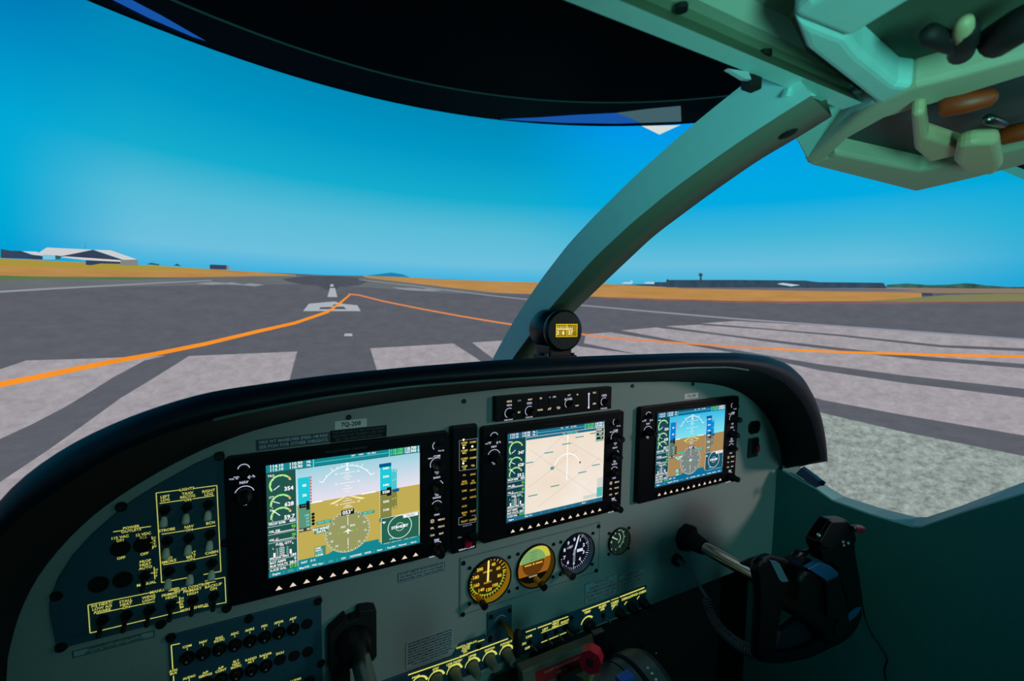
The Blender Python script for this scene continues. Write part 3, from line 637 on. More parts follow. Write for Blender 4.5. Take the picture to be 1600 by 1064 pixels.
        T(m_, 'HDG 053°', .337, .59, .018, CY, bold=.03); T(m_, 'NO WIND', .318, .648, .02, WH, bold=.04); T(m_, 'DATA', .318, .674, .02, WH, bold=.04); T(m_, 'CRS 053°', .625, .58, .018, CY, bold=.03)
        for k, (s, cc) in enumerate((('DME', WH), ('NAV1', WH), ('110.30', CY), ('0.2NM', WH))): T(m_, s, .28, .825 + k * .022, .016, cc, align='LEFT', bold=.03)
        m_.build('data_boxes', g)
        m_ = MB(); nxt(); R(m_, .715, .665, .995, .94 - .02, ee('inset_' + kind, (36, 100, 80) if pf else (24, 84, 104))); nxt()
        c0 = q(.85, .785); arc(m_, c0, .115 * H, 0, 360, .0009, WH, n=40); arc(m_, c0, .04 * H, 0, 360, .0006, WH, n=24)
        for (s0, t0, s1, t1) in ((.715, .665, .995, .669), (.715, .665, .718, .92), (.992, .665, .995, .92)): R(m_, s0, t0, s1, t1, WH)
        R(m_, .875, .672, .985, .705, WH); nxt(); T(m_, 'TRAFFIC', .93, .69, .017, KK); m_.quad([q(.722, .70), q(.75, .705), q(.735, .725)], WH)
        nxt(); T(m_, 'STANDBY', .85, .785, .026, WH, bold=.04); T(m_, '2NM', .79, .89, .016, CY, bold=.02); 
        m_.build('traffic_inset', g, 'green inset map reading STANDBY')
    else:
        m_ = MB(); nxt(); R(m_, e0 + .004, .065, 1, .955, emi('display_map_ground', (238, 218, 196), rgb2=(244, 234, 222), scale=9, detail=2)); m_.build('map_field', g, 'pale sand coloured moving map')
        m_ = MB(); nxt(); R(m_, e0 + .004, .07, 1, .10, BAR); nxt(); T(m_, 'Map - Navigation Map', .62, .085, .017, CY, bold=.02); m_.build('map_title_bar', g)
        m_ = MB(); nxt(); LN = ee('mapline', (200, 192, 186))
        for l in ((.2, .2, .95, .95), (.2, .65, .7, .3), (.3, .9, .95, .45), (.5, .1, .99, .5), (.2, .42, .55, .1)): ln(m_, *l, .004, LN)
        nxt(); R(m_, .588, .10, .598, .62, WH); arc(m_, q(.59, .52), .19 * H, 25, 155, .0018, WH, n=30); disc(m_, q(.593, .63), .0018, WH, 12)
        m_.build('track_line', g, 'white track line and range arc')
        m_ = MB(); nxt(); TE = ee('teal_label', (60, 156, 150))
        for s_, t_ in ((.20, .33), (.40, .25), (.58, .18), (.72, .12), (.88, .10), (.25, .72), (.47, .66), (.76, .56), (.91, .50)):
            t_ = t_ + .03; m_.quad([q(s_ - .045, t_ - .006), q(s_ + .045, t_ - .006), q(s_ + .045, t_ + .006), q(s_ - .045, t_ + .006)], TE)
        R(m_, .42, .455, .455, .49, TE); R(m_, .725, .45, .74, .475, ee('brown', (130, 70, 50)))
        m_.build('map_labels', g, 'small teal map labels')
        m_ = MB(); nxt(); R(m_, .90, .07, .995, .24, ee('legend', (150, 180, 160))); R(m_, .93, .70, .995, .94, ee('legend2', (206, 214, 208))); nxt()
        for k in range(3): R(m_, .91, .085 + k * .05, .985, .115 + k * .05, KK)
        for k in range(3): R(m_, .915 + .02 * k, .09 + k * .05, .97, .105 + k * .05, WH)
        m_.build('map_legend', g, 'legend in the upper right of the map')
        m_ = MB(); nxt(); nxt(); R(m_, .93, .82, .995, .94, ee('legend3', (80, 190, 180))); R(m_, .78, .89, .93, .93, ee('legend2', (0, 0, 0)))
        m_.build('map_range_box', g)
    # softkeys
    for i in range(12):
        t = i / 11; u = 340 + (1095 - 340) * t; v = 977 + (800 - 977) * t
        # evenly spaced in metres between the two end keys
        a_, b_ = L(340, 977), L(1095, 802); p = a_.lerp(b_, t); p.z = (a_.z + b_.z) / 2
        k = MB(); k.box((p.x - .0065, -.0025, p.z - .0045), (p.x + .0065, .001, p.z + .0045), M_bezel)
        hh = .0028; k.quad([(p.x - .0042, -.0027, p.z - hh), (p.x + .0042, -.0027, p.z - hh), (p.x, -.0027, p.z + hh)], E_tri)
        k.build('softkey', root)
    # knobs
    def ring(mb, c, r, a0, a1): arc(mb, c + Vector((0, -.0006, 0)), r, a0, a1, .0009, E_white, n=16)
    tx = MB()
    for (u, v, r, h, a0, a1, rr) in ((145, 330, .0050, .014, 10, 170, .0066), (150, 470, .0088, .022, 20, 160, .0112), (1215, 200, .0050, .014, 120, 230, .0066), (1215, 303, .0085, .022, 60, 200, .0105), (1215, 428, .0085, .018, 20, 60, .0105), (1215, 535, .0066, .016, 30, 150, .0088), (1215, 768, .0090, .024, 50, 110, .0110)):
        c = L(u, v); knob(root, c, r, h, mark=False); ring(tx, c, rr, a0, a1)
    def bt(s, u, v, h, m=E_white): text(tx, s, L(u, v, -.0006), h, m, bold=.02)
    bt('NAV', 146, 403, .0034); bt('PUSH', 105, 374, .0018); bt('VOL  ID', 90, 384, .0020); bt('PUSH\n1-2', 152, 520, .0022); bt('↔', 187, 372, .005)
    bt('COM', 1215, 258, .0034); bt('EMERG', 1180, 270, .0018); bt('VOL SQ', 1238, 227, .0020); bt('PUSH\n1-2', 1216, 350, .0022); bt('BARO', 1215, 376, .0030); bt('PUSH\nSTD', 1216, 470, .0022); bt('RANGE', 1215, 487, .0028); bt('PAN', 1215, 582, .0030)
    for k, (l_, r_) in enumerate((('D', 'MENU'), ('FPL', 'PROC'), ('CLR', 'ENT'))): bt(l_, 1190, 618 + k * 39, .0028, E_tri); bt(r_, 1240, 608 + k * 39, .0028, E_tri)
    bt('FMS', 1214, 722, .0034); bt('PUSH CRSR', 1200, 812, .0022)
    arc(tx, L(1190, 618, -.0006), .0028, 0, 360, .0006, E_tri, n=12)
    if kind == 'pfd': text(tx, 'PRECISION FLIGHT CONTROLS', L(715, 222, -.0006), .0028, mat('bezel_print', (80, 92, 112), .5), bold=.01)
    else: text(tx, 'PRECISION FLIGHT CONTROLS', L(715, 222, -.0006), .0028, mat('bezel_print_faint', (40, 46, 56), .5), bold=.01)
    tx.build('lettering', root, fix=False)
    for (sx_, sz_) in ((.012, -.185), (.286, -.186), (.012, -.012), (.286, -.012)):
        s_ = MB(); c = Vector((X0 + sx_, 0, Z0 + sz_)); s_.cyl(c, c - Vector((0, .001, 0)), .0022, M_screw, seg=10); s_.build('screw', root)
    return root
make_display('flight_display', 0, 1.0, 'large left flight display with grey-lilac sky, ochre ground and compass rose', 'pfd')
make_display('map_display', .3554, .9994, 'centre display showing a pale sand coloured moving map', 'map')
make_display('flight_display', .6962, 1.0006, 'small looking right flight display with bright blue sky and compass rose', 'pfd2')
#MORE#
YF = YP - .003          # face of the screwed-on plates
def pl3(px, Y): return [P(x, y, Y) for x, y in px]
def toggle(parent, x, y, tipm=None, Y=YF, s=1.0, name='toggle_switch', lever=(0, -.015, -.010), m=M_steel):
    c = P(x, y, Y); mb = MB(); mb.cyl(c + Vector((0, .001, 0)), c - Vector((0, .003, 0)) * s, .0062 * s, mat('switch_nut', (60, 62, 60), .35, 1), seg=6, smooth=False); mb.cyl(c, c - Vector((0, .0055, 0)) * s, .0045 * s, M_black, seg=18)
    o = mb.build(name, parent); mb = MB(); L = Vector(lever) * s; d = c - Vector((0, .004, 0)) * s
    if tipm: L = Vector((0, -.012, -.0155)); mb.tube([d, d + L * .42], .0017, M_black, 10); mb.tube([d + L * .38, d + L * .45, d + L * .65, d + L * .92, d + L * 1.0], [.0022, .0030, .0040, .0042, .0028], tipm, 12)
    else: mb.tube([d, d + L * .4, d + L * .9, d + L], [.0016 * s, .0022 * s, .0028 * s, .002 * s], m, 10)
    mb.build('lever', o); return o

# --- left switch panel
def c2(u, v): return (80 + u / 3.13, 700 + v / 3.13)
lsp = thing('switch_panel', 'blue-grey plate of toggle switches with yellow lettering at the left end of the instrument panel', 'switch panel', P(220, 880, YF))
lpts = [(350, 705), (304, 725), (240, 761), (208, 781), (176, 806), (144, 834), (112, 869), (90, 904), (80, 930), (76, 945), (77, 962), (88, 1016), (358, 946)]
plate('face_plate', lpts, YP, .003, M_plate, lsp, bevel=.0012)
YL = YF - .0004
lt = MB()
def l2(a, b, wd=.95): line(lt, c2(*a), c2(*b), wd, YL, E_yel)
def t2(s, u, v, h=12.5): wtext(lt, s, *c2(u, v), h / 3.13, YL, E_yel, bold=.008, sx=1.0)
for a, b in (((513, 220), (632, 205)), ((695, 198), (810, 183)), ((810, 183), (830, 603)), ((830, 603), (745, 619)), ((690, 629), (540, 658)), ((540, 658), (513, 220)), ((530, 271), (650, 254)), ((690, 249), (797, 233)),
             ((540, 422), (655, 404)), ((692, 399), (805, 379)), ((548, 571), (668, 551)), ((700, 545), (810, 521)), ((303, 410), (350, 403)), ((430, 391), (488, 383)), ((493, 433), (497, 494)), ((503, 582), (507, 641)),
             ((484, 464), (495, 462)), ((488, 612), (505, 610)), ((180, 768), (492, 706)), ((570, 693), (625, 682)), ((574, 699), (625, 689)), ((755, 662), (803, 653)), ((752, 651), (849, 632)), ((849, 632), (855, 755)), ((855, 755), (808, 764)), ((770, 772), (745, 778)), ((645, 797), (190, 905)), ((190, 905), (180, 768)),
             ((222, 811), (352, 783)), ((386, 776), (507, 751)), ((627, 727), (632, 785)), ((612, 757), (629, 754))): l2(a, b)
for s, u, v in (('LIGHTS', 664, 201), ('LEFT\nLDG', 557, 238), ('TAXI/\nRECOG\nON', 667, 222), ('RIGHT\nLDG', 770, 210), ('STROBE', 566, 401), ('NAV\nON', 674, 385), ('BCN', 779, 367), ('NO\nSMOKE', 575, 539), ('SEAT\nBELT\nON', 683, 514), ('CABIN', 785, 511), ('POWER\nOUTLETS', 391, 388),
                ('115 VAC\nON', 336, 437), ('12 VDC\nALL', 450, 422), ('OFF', 342, 538), ('OFF', 456, 518), ('PROP\nHEAT\nAUTO', 460, 554), ('MANUAL', 466, 664), ('MANUAL', 530, 698), ('FLUID CONTROL', 690, 680), ('P/S HEAT/\nLOW A/S\nAWARE', 248, 765), ('STALL\nHEAT\nON', 365, 748), ('WING\nLIGHT', 477, 728),
                ('PRIMARY\nHIGH', 586, 714), ('PRIMARY\nHIGH', 691, 695), ('BACKUP\nON', 793, 673), ('WINDSHIELD', 700, 782)): t2(s, u, v)
for k, ch in enumerate('CREW'): t2(ch, 506, 440 + k * 14, 10)
for k, ch in enumerate('OFF'): t2(ch, 515, 596 + k * 15, 10)
for k, ch in enumerate('NORM'): t2(ch, 641, 736 + k * 14, 10)
lt.build('lettering', lsp, 'yellow lettering and frame lines', fix=False)
for (u, v) in ((558, 300), (665, 287), (770, 273), (569, 452), (675, 437), (778, 418), (578, 600), (684, 580), (787, 560)): toggle(lsp, *c2(u, v), M_tip, name='white_tipped_switch')
for (u, v) in ((462, 622), (253, 838), (370, 815), (482, 790), (590, 766), (694, 742), (797, 720)): toggle(lsp, *c2(u, v), m=M_black, name='black_toggle_switch')
M_hole = mat('open_hole', (4, 4, 5), .9)
for (u, v) in ((338, 491), (450, 472), (232, 667), (350, 644)):
    c = P(*c2(u, v), YL); mb = MB(); disc(mb, c, .0094, M_hole); arc(mb, c - Vector((0, .0002, 0)), .0096, 0, 360, .0006, M_ink); mb.build('blank_hole', lsp, fix=False)
for (u, v) in ((822, 42), (342, 290), (25, 725), (48, 975), (536, 862), (858, 785), (850, 465)): screw(lsp, *c2(u, v), YF, .0062)

# --- circuit breaker panel
def c3(u, v): return (240 + u / 5, 920 + v / 5)
cbp = thing('circuit_breaker_panel', 'dark blue plate with rows of round black circuit breakers below the left display', 'circuit breaker panel', P(385, 1020, YF))
tl, tr_, br, bl = P(262, 992, YF), P(502, 933, YF), P(508, 1100, YF), P(265, 1130, YF)
z1 = (tl.z + tr_.z) / 2
mb = MB(); mb.prism([(tl.x, YF, z1), (tr_.x, YF, z1), (tr_.x, YF, z1 - .19), (tl.x, YF, z1 - .19)], (0, .003, 0), M_plate); mb.build('face_plate', cbp, bevel=.0012)
ct = MB()
def t3(s, u, v, h=17): wtext(ct, s, *c3(u, v), h / 5, YL, E_yel, bold=.02)
for s, u, v in (('COM\n1', 262, 450), ('NAV\n1', 387, 415), ('ENG\nINTFC', 513, 383), ('ADC\n1', 634, 350), ('AHRS\n1', 751, 320), ('PFD\n1', 866, 291), ('XPDR\n1', 978, 262), ('ADF\n1', 1089, 233), ('AUDIO\n1', 278, 692), ('A/P\nSERVOS', 404, 655), ('A/P\nCONT', 525, 618), ('ELT\nNAV\nINTFC', 644, 567), ('RADIO\nALT', 761, 548), ('RADAR\nRT', 875, 515), ('DCU', 988, 503), ('AUDIO\n2', 1108, 714), ('AVN\nBUS', 154, 640)): t3(s, u, v)
for a, b in (((205, 427), (138, 442)), ((138, 442), (150, 628)), ((155, 680), (160, 800))): line(ct, c3(*a), c3(*b), 1.2, YL, E_yel)
ct.build('lettering', cbp, 'yellow lettering', fix=False)
for (u, v) in ((265, 535), (390, 500), (515, 468), (636, 435), (754, 403), (868, 371), (980, 340), (1090, 311), (285, 775), (410, 735), (528, 700), (648, 664), (766, 628), (878, 596)):
    c = P(*c3(u, v), YF); mb = MB(); mb.cyl(c + Vector((0, .001, 0)), c - Vector((0, .002, 0)), .0082, M_black, seg=22); mb.cyl(c, c - Vector((0, .009, 0)), .0058, M_black, seg=20, prof=[(0, .0058), (.8, .0058), (1, .0044)]); b_ = mb.build('circuit_breaker', cbp)
    mb = MB(); mb.cyl(c - Vector((0, .0085, 0)), c - Vector((0, .0096, 0)), .0014, mat('breaker_pip', (150, 150, 150), .5), seg=8); mb.build('rating_pip', b_)
for (u, v) in ((1197, 275), (988, 555), (1097, 525), (1203, 492), (1215, 720), (1100, 750)):
    c = P(*c3(u, v), YL); mb = MB(); disc(mb, c, .0076, M_hole); mb.build('blank_hole', cbp, fix=False)
for (u, v) in ((135, 385), (745, 235), (1285, 98), (1305, 585)): screw(cbp, *c3(u, v), YF, .0060)

# --- audio panel
ap = thing('audio_panel', 'tall narrow black audio panel with amber keys between the left and centre displays', 'audio panel', P(726, 866, 0))
a, b, c, d = P(706.6, 667.4), P(747.3, 663), P(744.3, 857.8), P(704.9, 866.7)
ax0, ax1, az1, az0 = (a.x + d.x) / 2, (b.x + c.x) / 2, (a.z + b.z) / 2, (c.z + d.z) / 2
mb = MB(); mb.box((ax0, 0, az0), (ax1, YP, az1), M_bezel); mb.build('bezel', ap, bevel=.0025)
at = MB()
def c4(u, v): return (700 + u / 3.941, 590 + v / 3.941)
def t4(s, u, v, h, m=E_amber, mb=None, **k): wtext(mb if mb is not None else at, s, *c4(u, v), h / 3.941, -.0006, m, bold=.02, **k)
E_yel2 = emi('lit_key_yellow', (228, 206, 90))
for k, (l_, r_) in enumerate((('COM1\nMIC', 'COM1'), ('COM2\nMIC', 'COM2'), ('COM3\nMIC', 'COM3'), ('COM\n1/2', 'TEL'), ('PA', 'SPKR'), ('MKR\nMUTE', 'HI\nSENS'), ('DME', 'NAV1'), ('ADF', 'NAV2'), ('AUX', ''), ('MAN\nSQ', 'PLAY'), ('PILOT', 'COPLT'))):
    vl = (402, 450, 499, 547, 601, 640, 697, 745, 792, 832, 885)[k]; m = E_yel2 if k < 4 else E_amber
    t4(l_, 101, vl, 11, m); 
    if r_: t4(r_, 154, vl - 2 - (8 if k > 6 else 3), 11, m)
for (u, v) in ((96, 383), (96, 432), (150, 424), (94, 528)):
    p = P(*c4(u, v), -.0006); disc(at, p, .0018, E_lamp, 10)
for a_, b_ in (((70, 388), (182, 374)), ((182, 374), (176, 560)), ((176, 560), (70, 574)), ((70, 574), (70, 388)), ((66, 864), (66, 908)), ((66, 908), (168, 888)), ((168, 888), (168, 845)), ((66, 864), (90, 858)), ((168, 845), (145, 850))): line(at, c4(*a_), c4(*b_), .8, -.0006, E_dimwhite)
t4('INTERCOM', 118, 910, 8, E_dimwhite); t4('VOL', 72, 984, 9, E_dimwhite); t4('DISPLAY BACKUP', 116, 1052, 9, E_white)
at.build('lettering', ap, 'amber lettering', fix=False)
rb = P(*c4(120, 1018), 0); mb = MB(); mb.cyl(rb, rb - Vector((0, .006, 0)), .0068, M_red, prof=[(0, .0068), (.7, .0068), (1, .0052)]); mb.build('backup_button', ap, 'red round button')
knob(ap, P(*c4(150, 970), 0), .0085, .014, mark=False)

# --- autopilot controller
ac = thing('autopilot_controller', 'wide flat black control strip with small white captions above the centre display', 'control panel', P(865, 632, 0))
a, b, c, d = P(774.9, 621), P(955.8, 604), P(955, 638.2), P(775.6, 659.8)
bx0, bx1, bz1, bz0 = (a.x + d.x) / 2, (b.x + c.x) / 2, (a.z + b.z) / 2, (c.z + d.z) / 2
mb = MB(); mb.box((bx0, 0, bz0), (bx1, YP, bz1), M_bezel)
for fx in (.33, .42, .58, .88): mb.box((bx0 + (bx1 - bx0) * fx, -.0008, bz0 + .002), (bx0 + (bx1 - bx0) * fx + .0008, .001, bz1 - .002), M_black)
mb.build('bezel', ac, bevel=.002)
gt = MB()
for s, u, v, h, m in (('HDG', 378, 147, 11, E_tri), ('HDG', 378, 170, 11, E_white), ('APR', 440, 142, 10, E_dimwhite), ('NAV', 506, 135, 10, E_tri), ('CRS1', 502, 158, 12, E_white), ('BC', 438, 214, 10, E_tri), ('PUSH SYNC', 374, 260, 8, E_white), ('PUSH DIR', 500, 244, 8, E_white), ('FD', 572, 128, 10, E_tri), ('BANK', 568, 199, 10, E_tri), ('XFR', 655, 119, 9, E_tri), ('AP', 625, 193, 14, E_tri), ('YD', 680, 187, 14, E_tri), ('ALT', 746, 108, 9, E_tri),
                      ('ALT SEL', 742, 132, 12, E_white), ('VS', 797, 105, 9, E_tri), ('VNV', 795, 173, 9, E_tri), ('FLC', 903, 93, 10, E_tri), ('SPD', 902, 161, 10, E_tri), ('CRS2', 962, 110, 12, E_white), ('PUSH DIR', 960, 190, 8, E_white)): t4(s, u, v, h, m, gt)
for (u, v, r) in ((378, 218, .0066), (502, 205, .0066), (742, 160, .006), (962, 148, .006)): arc(gt, P(*c4(u, v), -.0006), r * 1.25, 60, 240, .0009, E_white, n=16)
line(gt, c4(867, 102), c4(867, 186), 2, -.0006, E_white); disc(gt, P(*c4(868, 100), -.0007), .0022, E_white, 8); disc(gt, P(*c4(866, 184), -.0007), .0022, E_white, 8)
p = P(*c4(627, 121), -.0006); disc(gt, p, .0016, emi('blue_pip', (90, 130, 235)), 8)
gt.build('lettering', ac, fix=False)
for (u, v, r) in ((385, 220, .0066), (508, 208, .0066), (748, 162, .006), (962, 150, .006)): knob(ac, P(*c4(u, v), 0), r, .012, mark=False)

# --- labels and placards stuck on the panel
def placard(name, label, px, m, words, wm, cat='placard', h=None, frame=None, group=None):
    q = [P(x, y, YP - .0003) for x, y in px]; x0 = (q[0].x + q[3].x) / 2; x1 = (q[1].x + q[2].x) / 2; z1 = (q[0].z + q[1].z) / 2; z0 = (q[2].z + q[3].z) / 2
    mb = MB(); mb.box((x0, YP - .0008, z0), (x1, YP - .0001, z1), m); Y = YP - .001
    if frame:
        for (a0, b0, a1, b1) in ((x0, z1 - .0008, x1, z1), (x0, z0, x1, z0 + .0008), (x0, z0, x0 + .0008, z1), (x1 - .0008, z0, x1, z1)): rect(mb, a0, b0, a1, b1, Y, frame)
    n = len(words); H = (z1 - z0) / (n + .3)
    for i, s in enumerate(words):
        if not s: continue
        vs, _ = tmesh(s, 'CENTER', .02); wdt = max(v.x for v in vs) - min(v.x for v in vs); hh = min(h or 1, H * .66); sc = min(1.0, (x1 - x0) * .93 / (wdt * hh / .7)) 
        text(mb, s, ((x0 + x1) / 2, Y, z1 - H * (i + .65)), hh, wm, bold=.02, sx=sc)
    o = mb.build(name, None, fix=False); tag(o, label, cat, group); return o
placard('placard', 'slate blue placard reading MAX WT MANEUVER SPEED above the left display', [(400, 688.5), (515, 674), (516, 691), (400.6, 704)], M_blue_lbl, ['MAX WT MANEUVER SPEED 148 KIAS', 'SEE POH FOR OTHER WEIGHTS'], M_inkgrey)
placard('placard', 'black three-line placard right under the white 7Q-208 label', [(516, 673.3), (604, 664), (604, 682.3), (516, 691.3)], M_black, ['THIS AIRPLANE IS A SIMULATOR DEVICE', 'CERTIFIED FOR TRAINING USE ONLY', 'SEE THE APPROVED MANUAL'], mat('faint_print', (84, 92, 104), .5))
placard('registration_label', 'white label reading 7Q-208 above the left display', [(523, 658), (573.4, 654), (572.8, 666), (523, 671.6)], M_white_lbl, ['7Q-208'], M_ink, 'label')
placard('registration_label', 'small white label above the right-hand display', [(1069.3, 616), (1090.5, 613), (1090.5, 621.6), (1069.3, 623.5)], M_white_lbl, ['7Q-208'], mat('grey_print', (120, 120, 124), .6), 'label')
placard('placard', 'narrow grey placard under the left switch panel', [(113, 1016), (242, 985), (241, 995.5), (114.5, 1026.5)], M_grey_lbl, ['WINDSHIELD ANTI-ICE MUST BE', 'OFF FOR TAKEOFF AND LANDING'], M_ink, frame=M_ink)
placard('placard', 'grey placard below the right corner of the left display', [(622, 895), (695, 876.8), (694.6, 890.8), (622, 911)], M_grey_lbl, ['DO NOT OPERATE THE TEST DEVICE IN THE', 'SUN VISOR POSITION OR AT ANY HIGHER', 'BRIGHTNESS LEVEL THAN REQUIRED'], M_ink, frame=M_blue_lbl)
placard('placard', 'large grey placard of dense small print beside the left yoke shaft', [(634.4, 1003.6), (708.7, 981), (708, 1019.5), (634, 1043.4)], M_grey_lbl, ['THIS DEVICE MUST BE OPERATED IN COMPLIANCE WITH THE', 'OPERATING LIMITATIONS IN THE FORM OF PLACARDS MARKINGS', 'AND MANUALS. NO ACROBATIC MANEUVERS INCLUDING SPINS', 'APPROVED. ALTITUDE LOSS IN A STALL RECOVERY 300 FT', 'FLIGHT INTO KNOWN ICING PROHIBITED WHEN', 'THE REQUIRED EQUIPMENT IS NOT INSTALLED', 'ELECTRICAL SYSTEM NEGATIVE GROUND 24 V', 'REFER TO WEIGHT AND BALANCE DATA', 'FOR LOADING INSTRUCTIONS'], M_ink, frame=M_grey_lbl)
placard('warning_placard', 'left of two red-bordered warning placards below the gauges', [(913.5, 912.4), (965, 896), (963, 928), (913.5, 943)], M_grey_lbl, ['WARNING', 'ASSURE THAT ALL', 'CONTAMINATION IS REMOVED', 'FROM WINGS AND TAIL', 'PRIOR TO TAKEOFF'], M_pinkprint, frame=M_pinkprint)
placard('warning_placard', 'right of two red-bordered warning placards below the gauges', [(966, 899), (1007.7, 885.6), (1007.7, 905), (966, 919.6)], M_grey_lbl, ['WARNING', 'SEE FLIGHT MANUAL', 'FOR ICING LIMITS'], M_pinkprint, frame=M_pinkprint)

# --- gauge sub plate and gauges
gp = thing('gauge_plate', 'thin grey plate with an engraved border carrying three round gauges', 'gauge plate', P(820, 890, YF))
q = [P(x, y, YP - .0015) for x, y in ((718.6, 872), (937.2, 814.4), (936, 892.8), (717.5, 963))]
gx0, gx1, gz1, gz0 = (q[0].x + q[3].x) / 2, (q[1].x + q[2].x) / 2, (q[0].z + q[1].z) / 2, (q[2].z + q[3].z) / 2
mb = MB(); mb.box((gx0, YP - .0015, gz0), (gx1, YP, gz1), M_panel); mb.build('face_plate', gp, bevel=.0006)
M_groove = mat('engraved_line', (58, 74, 76), .7)
mb = MB()
for (a0, b0, a1, b1) in ((gx0 + .001, gz1 - .002, gx1 - .001, gz1 - .0012), (gx0 + .001, gz0 + .0012, gx1 - .001, gz0 + .002), (gx0 + .001, gz0 + .001, gx0 + .0018, gz1 - .001), (gx1 - .0018, gz0 + .001, gx1 - .001, gz1 - .001)): rect(mb, a0, b0, a1, b1, YP - .0018, M_groove)
mb.build('border_line', gp, fix=False)
def c6(u, v): return (700 + u / 4.848, 800 + v / 4.848)
for (u, v) in ((117, 387), (112, 775), (1140, 107), (1121, 443)): screw(gp, *c6(u, v), YP - .0015, .0042)
def cut(obj, c, r):
    m_ = MB(); m_.cyl(c - Vector((0, .05, 0)), c + Vector((0, .05, 0)), r, M_black, seg=64, smooth=False); k = m_.build('cutter')
    b = obj.modifiers.new('b', 'BOOLEAN'); b.object = k; b.operation = 'DIFFERENCE'; b.solver = 'EXACT'; k.location = -obj.matrix_world.translation * 0
    bpy.context.view_layer.update(); obj.modifiers.move(len(obj.modifiers) - 1, 0); bv = [x for x in obj.modifiers if x.type == 'BEVEL']
    for x in bv: x.show_viewport = False
    me = bpy.data.meshes.new_from_object(obj.evaluated_get(bpy.context.evaluated_depsgraph_get())); obj.modifiers.remove(b); obj.data = me
    for x in bv: x.show_viewport = True
    bpy.data.objects.remove(k)
PANEL_FACE = [o for o in ipanel.children if o.name.startswith('face_plate')][0]; GP_FACE = [o for o in gp.children if o.name.startswith('face_plate')][0]
def gauge(name, label, u, v, r, rimm, face, Y=YP - .0015):
    c = P(*c6(u, v), Y); root = thing(name, label, 'gauge', c)
    cut(PANEL_FACE, c, r * .945)
    if Y < YP: cut(GP_FACE, c, r * .945)
    mb = MB(); mb.cyl(c, c - Vector((0, .006, 0)), r, M_black, seg=48, caps=False, prof=[(0, r * .943), (0, r), (.5, r), (.8, r * .985), (.8, r * .95), (0, r * .943)]); mb.build('bezel', root)
    mb = MB(); mb.cyl(c - Vector((0, .0030, 0)), c + Vector((0, .0085, 0)), r * .938, rimm, r1=r * .915, seg=48, caps=False); mb.build('inner_ring', root)
    mb = MB(); face(mb, c + Vector((0, .0082, 0)), r * .918, Y); mb.build('dial', root, fix=False)
    for a_ in (40, 140, 220, 320):
        t = math.radians(a_); s_ = c + Vector((math.cos(t) * r * 1.2, 0, math.sin(t) * r * 1.2)); m_ = MB(); m_.cyl(s_, s_ - Vector((0, .002, 0)), .0030, M_screw, seg=12); m_.build('screw', root)
    return root, c
def ticks(mb, c, r0, r1, angs, wd, m, dy=.0004):
    for a_ in angs:
        t = math.radians(a_); d0 = Vector((math.cos(t), 0, math.sin(t))); n = Vector((-d0.z, 0, d0.x)) * wd / 2; cc = c - Vector((0, dy, 0))
        mb.quad([cc + d0 * r0 + n, cc + d0 * r1 + n, cc + d0 * r1 - n, cc + d0 * r0 - n], m)
def needle(mb, c, ang, L, wd, m, dy=.002, tail=.2):
    t = math.radians(ang); d0 = Vector((math.cos(t), 0, math.sin(t))); n = Vector((-d0.z, 0, d0.x)) * wd / 2; cc = c - Vector((0, dy, 0))
    mb.prism([cc - d0 * L * tail + n, cc + d0 * L * .85 + n, cc + d0 * L, cc + d0 * L * .85 - n, cc - d0 * L * tail - n], (0, .0006, 0), m)
E_gy = emi('dial_amber', (240, 196, 60)); E_gyd = emi('dial_amber_rim_light', (128, 96, 14)); E_gg = emi('dial_green', (130, 190, 40)); E_gr = emi('dial_red', (190, 50, 24)); E_gd = emi('dial_warm_black', (42, 32, 10))
def f_asi(mb, c, r, Y):
    disc(mb, c, r, E_gd)
    ticks(mb, c, r * .80, r * .97, [90 - k * 12 for k in range(1, 8)], .0012, E_gy); ticks(mb, c, r * .78, r * .95, [90 - k * 9 for k in range(9, 34)], .0009, E_gy); ticks(mb, c, r * .80, r * .97, [90 + k * 9 for k in range(1, 8)], .0009, E_gy)
    arc(mb, c - Vector((0, .0005, 0)), r * .83, 8, -175, .0016, E_gg, n=40); arc(mb, c - Vector((0, .0005, 0)), r * .86, 164, 172, .0026, E_gr, n=4)
    for a_, s in ((62, '40'), (28, '60'), (-8, '80'), (-52, '100'), (-85, '120'), (-122, '140'), (-158, '160'), (166, '180'), (130, '200')):
        t = math.radians(a_); text(mb, s, c + Vector((math.cos(t) * r * .62, -.0005, math.sin(t) * r * .62)), r * .15, E_gy, bold=.03)
    text(mb, 'AIRSPEED', c + Vector((0, -.0005, r * .28)), r * .08, E_gy); text(mb, 'KNOTS', c + Vector((0, -.0005, -r * .25)), r * .08, E_gy)
    needle(mb, c, 88, r * .9, r * .09, emi('needle_cream', (250, 224, 130)))
